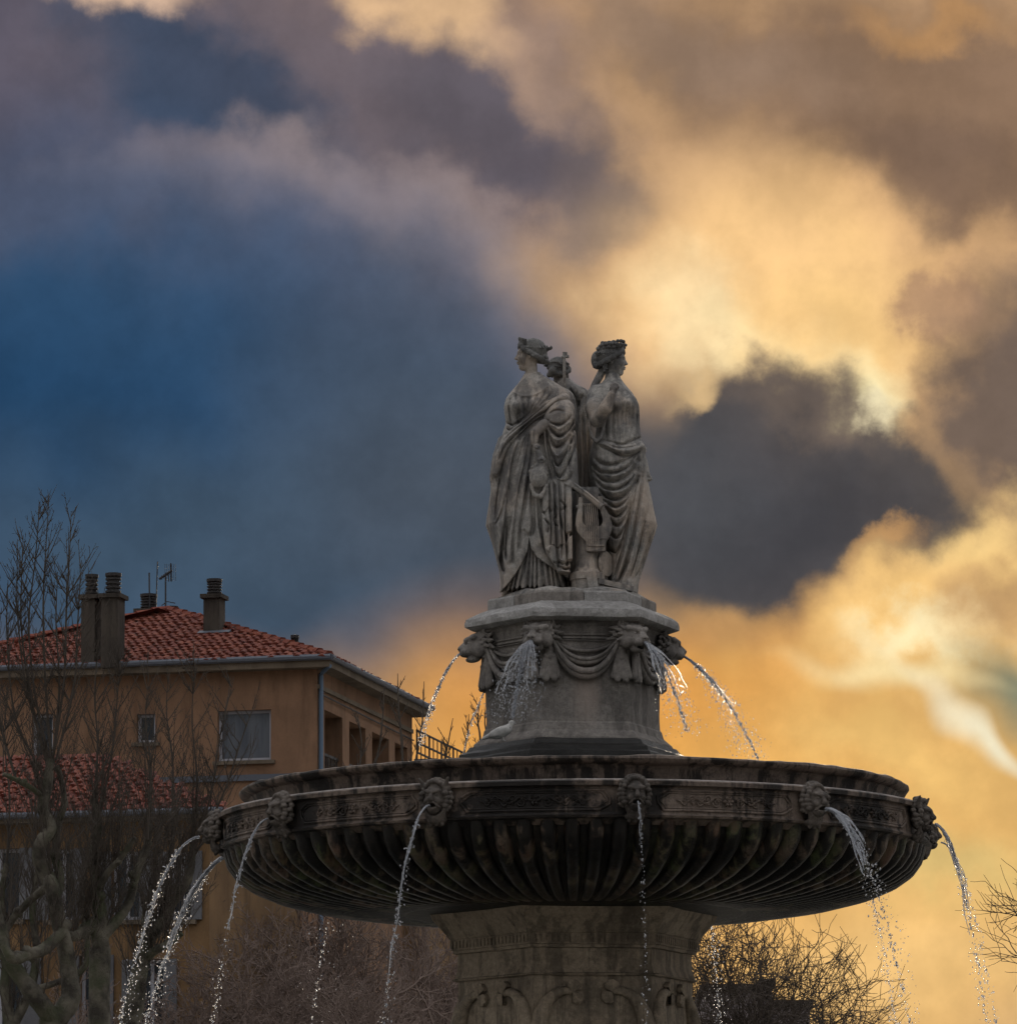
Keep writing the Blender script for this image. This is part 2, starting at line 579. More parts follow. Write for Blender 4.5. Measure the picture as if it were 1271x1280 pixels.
# ---- pillar under the bowl (six-sided)
def hexloft(prof, segs=14, amp=0.006, seed=0.0, ph=PH - R(30), chamfer=0.0):
    vv, ff = [], []
    k = 6 * segs
    for (r_, z) in prof:
        cs = [pol(r_, ph + i * TAU / 6, z) for i in range(6)]
        for i in range(6):
            for j in range(segs):
                vv.append(cs[i].lerp(cs[(i + 1) % 6], j / segs))
    for j in range(len(prof) - 1):
        for i in range(k):
            ff.append((j * k + i, j * k + (i + 1) % k, (j + 1) * k + (i + 1) % k, (j + 1) * k + i))
    ff.append(tuple(range(k - 1, -1, -1)))
    ff.append(tuple((len(prof) - 1) * k + i for i in range(k)))
    me = mesh_from(vv, ff, 'hex', False)
    if amp: wear(me, amp, 5.0, seed)
    me.polygons.foreach_set('use_smooth', [True] * len(me.polygons))
    bm = bmesh.new(); bm.from_mesh(me)
    for e in bm.edges:
        if len(e.link_faces) == 2 and e.calc_face_angle(0) > R(24): e.smooth = False
    bm.to_mesh(me); bm.free()
    return me


zb = zat(1140, -1.2)
z1 = zat(1166, -1.2); z2 = zat(1180, -1.2); z3 = zat(1184, -1.2); z4 = zat(1207, -1.2); z5 = zat(1215, -1.2); z6 = zat(1219, -1.2)
pill = [(1.55, 0.3), (1.55, 0.9), (1.35, 1.1), (1.26, 1.3)]
pill += [(1.235, z) for z in np.linspace(1.4, z6, 14)]
pill += [(1.285, z6 + .004), (1.30, z5 - .012), (1.27, z5), (1.245, z4)]
pill += [(1.235, z) for z in np.linspace(z4 + .03, z3, 6)]
pill += [(1.285, z3 + .004), (1.29, z2), (1.31, z2 + .005), (1.315, z1), (1.335, z1 + .01), (1.36, z1 + .05), (1.42, z1 + .13), (1.49, zb), (1.54, zb + .1), (1.54, zb + .25)]
link('pillar', hexloft(pill, 16, 0.012, 3.0), M['pillar'], fountain)
# dentil course
dent = MB(); dent.box((0, 0, 0), (0.036, 0.02, (z1 - z2) * 0.62))
dm = dent.mesh('dentil'); dm.materials.append(M['pillar'])
for f in range(6):
    a = PH + f * TAU / 6
    if math.cos(a) < -0.2: continue
    apo = 1.305 * math.cos(R(30)); half = 1.305 * 0.5
    for k in range(22):
        t = -half + (k + 0.5) * (2 * half / 22)
        p = pol(apo + 0.008, a, (z1 + z2) / 2 + 0.004) + Vector((math.cos(a), math.sin(a), 0)) * t
        link('dentil', dm, None, fountain, p, a)
# dolphins with curled tails, two on each face
def dolphin_mesh(side):
    mb = MB()
    base = [(-0.62, -1.1, 0.105), (-0.60, -0.8, 0.10), (-0.565, -0.5, 0.088), (-0.535, -0.34, 0.074), (-0.48, -0.21, 0.062), (-0.40, -0.125, 0.050), (-0.31, -0.085, 0.040), (-0.235, -0.085, 0.032), (-0.20, -0.10, 0.028)]
    pts = [Vector((side * x, 0.0, z)) for x, z, r_ in base]
    fine_p, fine_r = [], []
    for i in range(len(pts) - 1):
        for j in range(4):
            t = j / 4; fine_p.append(pts[i].lerp(pts[i + 1], t)); fine_r.append(1.15 * (base[i][2] * (1 - t) + base[i + 1][2] * t))
    mb.tube(fine_p, fine_r, 12)
    # flukes: two fan lobes
    for s2 in (1, -1):
        root = Vector((side * -0.205, -0.01, -0.10))
        vv = [root + Vector((0, -0.03, 0))]
        n_ = 9
        for k in range(n_):
            ang = R(20 + s2 * 62 + (k - 4) * 13)
            ln = 0.112 + 0.018 * math.cos((k - 4) * 0.6) + 0.006 * (k % 2)
            vv.append(root + Vector((side * ln * math.cos(ang), -0.03 + 0.014 * (k % 2), ln * math.sin(ang))))
        b = [p + Vector((0, 0.05, 0)) for p in vv]
        ff = [(0, k + 1, k + 2) if side * 1 > 0 else (0, k + 2, k + 1) for k in range(n_ - 1)]
        ff = ff + [tuple(x + n_ + 1 for x in reversed(f)) for f in ff]
        ff += [(k + 1, k + 2 + n_, k + 3 + n_, k + 2)[::1] for k in range(n_ - 1)]
        mb.add(vv + b, ff)
    # dorsal fin ridge
    mb.tube([Vector((side * -0.50, -0.05, -0.20)), Vector((side * -0.54, -0.09, -0.42)), Vector((side * -0.58, -0.10, -0.7))], [0.012, 0.022, 0.02], 5)
    return mb.mesh('dolphin', True, R(50))


dmesh = {s: dolphin_mesh(s) for s in (1, -1)}
for s in dmesh: dmesh[s].materials.append(M['pillar'])
for f in range(6):
    a = PH + f * TAU / 6
    for s in (1, -1):
        p = pol(1.235 * math.cos(R(30)) + 0.025, a, zat(1228, -1.15) )
        link('dolphin', dmesh[s], None, fountain, p, a)

# ---- bowl
ZS = lambda v: zat(v, 0.0, 1100)
bowl_prof = [(1.30, ZS(1143)), (1.75, ZS(1141)), (2.3, ZS(1134)), (2.75, ZS(1124)), (3.1, ZS(1112)), (3.33, ZS(1100.5)), (3.47, ZS(1089)), (3.545, ZS(1077)), (3.575, ZS(1063)), (3.575, ZS(1049)), (3.56, Z_BOWL_T)]
bm_ = MB()
bp = []
for i in range(len(bowl_prof) - 1):
    for j in range(3):
        t = j / 3; bp.append((bowl_prof[i][0] * (1 - t) + bowl_prof[i + 1][0] * t, bowl_prof[i][1] * (1 - t) + bowl_prof[i + 1][1] * t))
bp.append(bowl_prof[-1])
inner = [(3.3, Z_BOWL_T + .02), (3.2, Z_BOWL_T - 0.1), (1.0, Z_BOWL_T - 0.4)]
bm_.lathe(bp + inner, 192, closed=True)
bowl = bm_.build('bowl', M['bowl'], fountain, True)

# 96 gadroons, each a rounded rib that narrows towards the pillar
def gadroon():
    n_g = 96
    path = []
    src = [(r_, z) for r_, z in bp if r_ >= 1.7]
    src = src[:-1]
    top_z = Z_BOWL_T - 0.004
    vv, ff = [], []
    nx = 9
    m = len(src)
    for i, (r_, z) in enumerate(src):
        t0 = Vector((src[min(i + 1, m - 1)][0] - src[max(i - 1, 0)][0], src[min(i + 1, m - 1)][1] - src[max(i - 1, 0)][1])); t0.normalize()
        nr, nz = t0.y, -t0.x             # outward normal of the profile
        frac = i / (m - 1)
        hgt = 0.10 * min(1.0, 0.35 + 0.9 * (r_ - 1.7) / 1.9)
        if i >= m - 4: hgt *= (1.0, 0.97, 0.86, 0.62)[i - (m - 4)]
        if i < 2: hgt *= (0.25, 0.7)[i]
        for k in range(nx):
            s = (k / (nx - 1)) * 2 - 1
            wdt = 0.78 * math.pi / n_g
            a = s * wdt
            h = hgt * math.sqrt(max(0.0, 1 - abs(s) ** 2.2)) - 0.01
            vv.append(pol(r_ + nr * h, a, z + nz * h))
    for i in range(m - 1):
        for k in range(nx - 1):
            ff.append((i * nx + k, i * nx + k + 1, (i + 1) * nx + k + 1, (i + 1) * nx + k))
    ff.append(tuple((m - 1) * nx + k for k in range(nx)))
    me = mesh_from(vv, ff, 'gadroon', True, R(50))
    me.materials.append(M['gadroon'])
    return me


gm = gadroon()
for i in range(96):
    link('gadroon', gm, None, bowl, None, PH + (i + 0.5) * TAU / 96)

# ---- band with panels
band = MB()
band.lathe([(3.3, Z_BOWL_T + .03), (3.60, Z_BOWL_T - 0.0), (3.62, Z_BOWL_T + .02), (3.66, Z_BAND_B - 0.03), (3.715, Z_BAND_B - 0.02), (3.725, Z_BAND_B), (3.70, Z_BAND_B + 0.012),
            (3.69, Z_BAND_B + .03), (3.69, Z_BAND_T - .02), (3.70, Z_BAND_T - .01), (3.745, Z_BAND_T), (3.75, Z_LEDGE - .012), (3.735, Z_LEDGE)], 240, closed=False)
basin = band.build('basin_band', M['basin'], fountain, True, R(28))
led = MB()
led.lathe([(3.7349, Z_LEDGE + .0005), (3.72, Z_LEDGE + .012), (3.42, Z_LEDGE + .03), (3.40, Z_LEDGE + .034)], 240, closed=False)
led.build('ledge', M['ledge'], fountain, True, R(30))
lip = MB()
zl = Z_LIP
lip.lathe([(3.36, Z_LEDGE + .02), (3.365, Z_LEDGE + .09), (3.375, Z_LEDGE + .14), (3.40, zl - .085), (3.455, zl - .07), (3.49, zl - .05), (3.503, zl - .026), (3.497, zl - .006), (3.47, zl + .004), (3.30, zl + .006), (3.22, zl - .02), (3.2, zl - .25)], 240, closed=False)
lo = lip.build('lip', M['basin'], fountain, True, R(40))
wear(lo.data, 0.012, 3.0, 9.0)
wat = MB(); wat.lathe([(3.21, zl - .09), (0.5, zl - .089)], 96, closed=False)
nw = NT('basin_water'); mw = nw.finish((0.03, 0.04, 0.04), 0.06, nw.bump(nw.noise(9, 4), 0.5, 0.04), 0.5)
wat.build('water', mw, fountain)

# panels: raised mouldings with hollow corners and a carved scroll
PZ0, PZ1 = Z_BAND_B + .055, Z_BAND_T - .045
PC, PHH = (PZ0 + PZ1) / 2, (PZ1 - PZ0) / 2
HALF = R(15) - R(3.6)
def curved(pts, rad, r0=3.69):
    """flat (angle metres, height) points laid on the band"""
    return [pol(r0 + (p[2] if len(p) > 2 else 0), p[0] / 3.69, p[1]) for p in pts]


def panel_mesh():
    mb = MB()
    Lx = HALF * 3.69
    for k, (ins, rr) in enumerate(((0.0, 0.013), (0.028, 0.008))):
        x, h, c = Lx - ins, PHH - ins * 0.8, 0.055
        pts = []
        def seg(a, b, n_): return [(a[0] + (b[0] - a[0]) * i / n_, a[1] + (b[1] - a[1]) * i / n_) for i in range(n_)]
        pts += seg((-x + c, -h), (x - c, -h), 26) + [(x - c + c * .3, -h + c * .55), (x - c * .45, -h + c * .8)] + seg((x, -h + c), (x, h - c), 4)
        pts += [(x - c * .45, h - c * .8), (x - c * .7, h - c * .55)] + seg((x - c, h), (-x + c, h), 26)
        pts += [(-x + c * .7, h - c * .55), (-x + c * .45, h - c * .8)] + seg((-x, h - c), (-x, -h + c), 4)
        pts += [(-x + c * .45, -h + c * .8), (-x + c * .7, -h + c * .55), (-x + c, -h), (-x + c + .02, -h)]
        mb.tube(curved([(p[0], PC + p[1], 0.004) for p in pts], rr), rr, 6)
    return mb.mesh('panel_moulding', True, R(60))


def scroll_mesh():
    mb = MB(); rng = random.Random(4)
    # rosette
    for k in range(6):
        a = k * TAU / 6
        c = (0.040 * math.cos(a), PC + 0.036 * math.sin(a), 0.008)
        p = curved([(c[0] * 0.3, PC + (c[1] - PC) * 0.3, .012), (c[0], c[1], .020), (c[0] * 1.5, PC + (c[1] - PC) * 1.5, .006)], 0)
        mb.tube(p, [0.010, 0.019, 0.006], 6)
    mb.tube(curved([(0, PC, 0.0), (0, PC, 0.034)], 0), [0.022, 0.012], 8)
    hs = PHH / 0.13
    for s in (-1, 1):
        # wave stem with spirals and leaves
        n_ = 46; stem = []
        for i in range(n_):
            t = i / (n_ - 1); x = 0.08 + t * 0.46
            stem.append((s * x, PC + 0.042 * hs * math.sin(t * 13.0) * (1 - .45 * t), 0.010))
        mb.tube(curved(stem, 0), [0.013 * (1 - .5 * i / n_) for i in range(n_)], 6)
        for q in range(5):
            t = (q + 0.45) / 5; cx = 0.09 + t * 0.42; up = 1 if q % 2 else -1
            cz = PC + up * 0.022 * hs; r0 = 0.046 * (1 - .45 * t)
            sp = [(s * (cx + (r0 * (1 - j / 16)) * math.cos(j * .62)), cz + up * (r0 * (1 - j / 16)) * math.sin(j * .62), 0.010) for j in range(15)]
            mb.tube(curved(sp, 0), [0.010 * (1 - .4 * j / 15) for j in range(15)], 5)
            for lf in range(3):
                a = rng.uniform(0, TAU); L = 0.05 * (1 - .4 * t)
                x0, z0 = s * (cx + rng.uniform(-.03, .03)), PC - up * rng.uniform(0.0, 0.045) * hs
                mb.tube(curved([(x0, z0, .004), (x0 + L * .5 * math.cos(a), z0 + L * .4 * math.sin(a), .014), (x0 + L * math.cos(a), z0 + L * .7 * math.sin(a), .004)], 0), [0.004, 0.013, 0.003], 5)
    return mb.mesh('scroll_relief', True, R(60))


pm, sm = panel_mesh(), scroll_mesh()
pm.materials.append(M['basin']); sm.materials.append(M['basin'])
for i in range(12):
    a = PH + (i + 0.5) * TAU / 12
    pan = link('frieze_panel', pm, None, fountain, None, a)
    link('scroll_relief', sm, None, pan)

# ---- pedestal (six-sided)
zw = Z_LIP - 0.12
vB = -0.93
zp0 = zat(936, -1.25); zp1 = zat(921, -1.1); zp2 = zat(912, -1.0); zp3 = zat(902, -.93)
zc0 = zat(775, -.93)
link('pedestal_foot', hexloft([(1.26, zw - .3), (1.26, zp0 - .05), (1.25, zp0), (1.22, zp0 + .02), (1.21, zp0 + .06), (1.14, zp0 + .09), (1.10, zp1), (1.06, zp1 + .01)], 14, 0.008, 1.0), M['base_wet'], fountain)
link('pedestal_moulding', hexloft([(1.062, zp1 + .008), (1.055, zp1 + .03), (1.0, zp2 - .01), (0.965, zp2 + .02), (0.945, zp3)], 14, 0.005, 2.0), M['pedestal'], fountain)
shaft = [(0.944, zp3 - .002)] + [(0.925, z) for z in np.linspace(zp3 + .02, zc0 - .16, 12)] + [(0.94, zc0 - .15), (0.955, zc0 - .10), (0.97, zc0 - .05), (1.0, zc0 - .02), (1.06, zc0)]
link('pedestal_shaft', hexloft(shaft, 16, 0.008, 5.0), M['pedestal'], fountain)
zk0, zk1, zk2 = zat(768.5, -1.1), zat(752, -1.05), zat(748, -.95)
link('cornice', hexloft([(1.058, zc0 - .002), (1.12, zk0 - .012), (1.145, zk0), (1.15, zk0 + .04), (1.135, zk0 + .085), (1.09, zk0 + .115), (1.0, zk1 + .012), (0.86, zk2 + .01)], 22, 0.013, 7.0), M['cornice'], fountain)
# plinth course of six corner blocks
zq0, zq1 = zk2 - .015, zat(736.5, -.85)
def plinth_block(i):
    ph = PH - R(30)
    a = [ph + (i - 1) * TAU / 6, ph + i * TAU / 6, ph + (i + 1) * TAU / 6]
    r0, r1 = 0.90, 0.885
    out = []
    for r_, z in ((r0, zq0), (r0, zq1 - .02), (r1, zq1)):
        c = [pol(r_, x, z) for x in a]
        g = 0.004
        m0 = c[0].lerp(c[1], 0.5 + g); m1 = c[1].lerp(c[2], 0.5 - g)
        row = [m0.lerp(c[1], k / 8) for k in range(8)] + [c[1].lerp(m1, k / 8) for k in range(9)]
        out.append(row)
    k = len(out[0])
    vv = [p for r_ in out for p in r_] + [pol(.25, a[1], zq0), pol(.25, a[1], zq1)]
    ff = []
    for j in range(2):
        for q in range(k - 1):
            ff.append((j * k + q, j * k + q + 1, (j + 1) * k + q + 1, (j + 1) * k + q))
    ff.append(tuple([3 * k + 1] + [2 * k + q for q in range(k)]))
    ff.append((0, k, 2 * k, 3 * k + 1, 3 * k)); ff.append((k - 1, 3 * k, 3 * k + 1, 3 * k - 1, 2 * k - 1))
    me = mesh_from(vv, ff, 'plinth_block')
    return me


for i in range(6):
    link('plinth_block', plinth_block(i), M['cornice'] if i % 2 else M['pedestal'], fountain)

# ================================================================== carved shapes (distance fields meshed on a grid)
def smin(a, b, k):
    h = np.clip(0.5 + 0.5 * (b - a) / k, 0, 1)
    return b + (a - b) * h - k * h * (1 - h)


class Vol:
    def __init__(self, lo, hi, h):
        self.lo, self.h = np.array(lo, float), h
        self.n = [int(math.ceil((b - a) / h)) + 1 for a, b in zip(lo, hi)]
        self.ax = [(lo[i] + np.arange(self.n[i]) * h).astype(np.float32) for i in range(3)]
        self.f = np.full(self.n, 0.5, np.float32)

    def sub(self, c0, c1):
        s = []
        for i in range(3):
            a = max(0, int((c0[i] - self.lo[i]) / self.h)); b = min(self.n[i], int((c1[i] - self.lo[i]) / self.h) + 2)
            s.append(slice(a, max(a, b)))
        X = self.ax[0][s[0]][:, None, None]; Y = self.ax[1][s[1]][None, :, None]; Z = self.ax[2][s[2]][None, None, :]
        return tuple(s), X, Y, Z

    def put(self, s, d, k, cut=False):
        if d.size == 0: return
        if cut: self.f[s] = -smin(-self.f[s], d, k) if k > 0 else np.maximum(self.f[s], -d)
        else: self.f[s] = smin(self.f[s], d, k) if k > 0 else np.minimum(self.f[s], d)

    def ell(self, c, r_, k=0.02, Q=None, cut=False):
        m = max(r_) + k + 2 * self.h
        s, X, Y, Z = self.sub([c[i] - m for i in range(3)], [c[i] + m for i in range(3)])
        x, y, z = X - c[0], Y - c[1], Z - c[2]
        if Q is not None:
            x, y, z = (Q[0][0] * x + Q[1][0] * y + Q[2][0] * z, Q[0][1] * x + Q[1][1] * y + Q[2][1] * z, Q[0][2] * x + Q[1][2] * y + Q[2][2] * z)
        q = np.sqrt((x / r_[0]) ** 2 + (y / r_[1]) ** 2 + (z / r_[2]) ** 2)
        q2 = np.sqrt((x / r_[0] ** 2) ** 2 + (y / r_[1] ** 2) ** 2 + (z / r_[2] ** 2) ** 2) + 1e-6
        self.put(s, (q * (q - 1) / q2).astype(np.float32), k, cut)

    def cap(self, a, b, ra, rb, k=0.02, cut=False):
        m = max(ra, rb) + k + 2 * self.h
        s, X, Y, Z = self.sub([min(a[i], b[i]) - m for i in range(3)], [max(a[i], b[i]) + m for i in range(3)])
        d = [b[i] - a[i] for i in range(3)]; L = sum(x * x for x in d) + 1e-9
        t = np.clip(((X - a[0]) * d[0] + (Y - a[1]) * d[1] + (Z - a[2]) * d[2]) / L, 0, 1)
        q = np.sqrt((X - a[0] - t * d[0]) ** 2 + (Y - a[1] - t * d[1]) ** 2 + (Z - a[2] - t * d[2]) ** 2) - (ra + (rb - ra) * t)
        self.put(s, q.astype(np.float32), k, cut)

    def chain(self, pts, rads, k=0.02):
        for i in range(len(pts) - 1): self.cap(pts[i], pts[i + 1], rads[i], rads[i + 1], k)

    def mesh(self, name):
        f = self.f
        f[0], f[-1], f[:, 0], f[:, -1], f[:, :, 0], f[:, :, -1] = 0.1, 0.1, 0.1, 0.1, 0.1, 0.1
        sg = f < 0
        act = np.zeros([n - 1 for n in self.n], bool); al = np.ones_like(act)
        offs = [(i, j, k) for i in (0, 1) for j in (0, 1) for k in (0, 1)]
        for o in offs:
            q = sg[o[0]:self.n[0] - 1 + o[0], o[1]:self.n[1] - 1 + o[1], o[2]:self.n[2] - 1 + o[2]]
            act |= q; al &= q
        act &= ~al
        ci = np.argwhere(act)
        idx = np.full(act.shape, -1, np.int32); idx[act] = np.arange(len(ci))
        cv = {o: f[ci[:, 0] + o[0], ci[:, 1] + o[1], ci[:, 2] + o[2]] for o in offs}
        acc = np.zeros((len(ci), 3)); cnt = np.zeros(len(ci))
        for o in offs:
            for ax in range(3):
                if o[ax]: continue
                o2 = tuple(1 if i == ax else o[i] for i in range(3))
                a, b = cv[o], cv[o2]
                cr = (a < 0) != (b < 0)
                t = np.where(cr, a / np.where(cr, a - b, 1), 0)
                p = np.array(o, float)[None, :] + np.eye(3)[ax][None, :] * t[:, None]
                acc += np.where(cr[:, None], p, 0); cnt += cr
        v = self.lo + (ci + acc / cnt[:, None]) * self.h
        quads = []
        for ax in range(3):
            b, c = (ax + 1) % 3, (ax + 2) % 3
            s0 = [slice(None)] * 3; s1 = [slice(None)] * 3
            s0[ax] = slice(0, -1); s1[ax] = slice(1, None)
            A, B = sg[tuple(s0)], sg[tuple(s1)]
            for flip, mk in ((False, A & ~B), (True, B & ~A)):
                e = np.argwhere(mk)
                e = e[(e[:, b] > 0) & (e[:, c] > 0)]
                def at(db, dc):
                    g = e.copy(); g[:, b] -= db; g[:, c] -= dc
                    return idx[g[:, 0], g[:, 1], g[:, 2]]
                q = np.stack([at(1, 1), at(0, 1), at(0, 0), at(1, 0)], 1)
                quads.append(q[:, ::-1] if flip else q)
        me = mesh_from(v, np.concatenate(quads), name)
        me.polygons.foreach_set('use_smooth', [True] * len(me.polygons))
        return me


def smooth_mesh(me, it=1, fac=0.5):
    bm = bmesh.new(); bm.from_mesh(me)
    for _ in range(it): bmesh.ops.smooth_vert(bm, verts=bm.verts, factor=fac, use_axis_x=True, use_axis_y=True, use_axis_z=True)
    bm.to_mesh(me); bm.free()
    return me


class Cloth:
    """front map (x, z) of folds for a draped volume"""
    def __init__(self, vol, Y):
        self.X = vol.ax[0][:, None]; self.Z = vol.ax[2][None, :]; self.Y = Y
        self.F = np.zeros((vol.n[0], vol.n[2]), np.float32)
        self.S = 1 / 119.6

    def p2(self, pts, Y=None):
        o = []
        for (u, v) in pts:
            w = W(u, v, self.Y if Y is None else Y); o.append((w.x, w.z))
        return o

    def dist(self, pts):
        P = self.p2(pts); best = np.full(self.F.shape, 9.0, np.float32); self.T = np.zeros(self.F.shape, np.float32)
        n_ = len(P) - 1
        for i, (a, b) in enumerate(zip(P[:-1], P[1:])):
            dx, dz = b[0] - a[0], b[1] - a[1]; L = dx * dx + dz * dz + 1e-9
            t = np.clip(((self.X - a[0]) * dx + (self.Z - a[1]) * dz) / L, 0, 1)
            d = np.hypot(self.X - a[0] - t * dx, self.Z - a[1] - t * dz)
            self.T = np.where(d < best, (i + t) / n_, self.T); best = np.minimum(best, d)
        return best

    def groove(self, pts, w=2.2, h=0.035):
        """a fold valley that fades at both ends, with a sharp bed and a finer companion crease"""
        d = self.dist(curve2(pts)) / (w * self.S); fade = np.clip(np.sin(np.pi * np.clip(self.T, 0.015, 0.985)), 0, 1) ** .45
        self.F -= (1.35 * h * fade * (.6 * np.exp(-d * d) + .4 * np.exp(-np.abs(d) * 1.6))).astype(np.float32)
        q = [(u + 2.3 * (1 if i % 2 else .8), v + 2.0) for i, (u, v) in enumerate(pts)]
        d = self.dist(curve2(q)) / (w * .5 * self.S); fade = np.clip(np.sin(np.pi * np.clip(self.T, 0.015, 0.985)), 0, 1) ** .7
        self.F -= (.40 * h * fade * np.exp(-d * d)).astype(np.float32)

    def ridge(self, pts, w=4, h=0.03):
        d = self.dist(curve2(pts)) / (w * self.S); self.F += (h * np.exp(-d * d)).astype(np.float32)

    def poly(self, pts):
        P = self.p2(pts); d = self.dist(pts + [pts[0]])
        ins = np.zeros(self.F.shape, bool)
        for (a, b) in zip(P, P[1:] + P[:1]):
            if abs(a[1] - b[1]) < 1e-9: continue
            c = (a[1] > self.Z) != (b[1] > self.Z)
            xi = (b[0] - a[0]) * (self.Z - a[1]) / (b[1] - a[1]) + a[0]
            ins ^= c & (self.X < xi)
        return np.where(ins, -d, d)

    def raise_(self, pts, h, soft=0.008):
        s = self.poly(pts); self.F += (h * np.clip(0.5 - s / (2 * soft), 0, 1)).astype(np.float32)


def curve2(pts, n=6):
    if len(pts) < 3: return pts
    P = [pts[0]] + list(pts) + [pts[-1]]; o = []
    for i in range(1, len(P) - 2):
        for j in range(n):
            t = j / n; q = []
            for c in (0, 1):
                p0, p1, p2, p3 = P[i - 1][c], P[i][c], P[i + 1][c], P[i + 2][c]
                q.append(0.5 * (2 * p1 + (p2 - p0) * t + (2 * p0 - 5 * p1 + 4 * p2 - p3) * t * t + (3 * p1 - p0 - 3 * p2 + p3) * t ** 3))
            o.append(tuple(q))
    o.append(pts[-1]); return o


def loft_field(vol, rows, Yc, p=2.2):
    """rows: (v, uL, uR, ry, dy)"""
    zs = np.array([W(700, r_[0], Yc).z for r_ in rows]); xl = np.array([W(r_[1], r_[0], Yc).x for r_ in rows]); xr = np.array([W(r_[2], r_[0], Yc).x for r_ in rows])
    ry = np.array([r_[3] for r_ in rows]); dy = np.array([r_[4] if len(r_) > 4 else 0.0 for r_ in rows])
    o = np.argsort(zs); zs = zs[o]
    Z = vol.ax[2]
    g = lambda a: np.interp(Z, zs, a[o]).astype(np.float32)[None, None, :]
    cx, rx, cyy, ryy = (g(xl) + g(xr)) / 2, (g(xr) - g(xl)) / 2, g(dy) + Yc, g(ry)
    X = vol.ax[0][:, None, None]; Y = vol.ax[1][None, :, None]
    q = ((np.abs(X - cx) / rx) ** p + (np.abs(Y - cyy) / ryy) ** p) ** (1 / p)
    d = (q - 1) * np.minimum(rx, ryy)
    d = np.maximum(d, np.maximum(zs[0] - Z, Z - zs[-1])[None, None, :])
    return d.astype(np.float32), cyy, ryy, cx, rx


def back_folds(vol, cx, cyy, n, amp, z_hi, seed=0.0):
    """gown flutes by bearing, for the sides the photograph does not show"""
    X = vol.ax[0][:, None, None]; Y = vol.ax[1][None, :, None]; Z = vol.ax[2][None, None, :]
    a = np.arctan2(X - cx, Y - cyy)
    f = np.abs(np.sin(a * n / 2 + 0.5 * np.sin(Z * 2.3 + seed) + 0.9 * np.sin(a * 3 + seed))) - 0.5
    return (f * amp * np.clip((z_hi - Z) / 0.4, 0, 1)).astype(np.float32)


def apply_front(vol, d, C, cyy, ryy, back):
    Y = vol.ax[1][None, :, None]
    w = np.clip((cyy + 0.25 * ryy - Y) / (0.35 * ryy), 0, 1)
    w = w * w * (3 - 2 * w)
    return d - (C.F[:, None, :] * w + back * (1 - w))


def w3(u, v, Y): return tuple(W(u, v, Y))


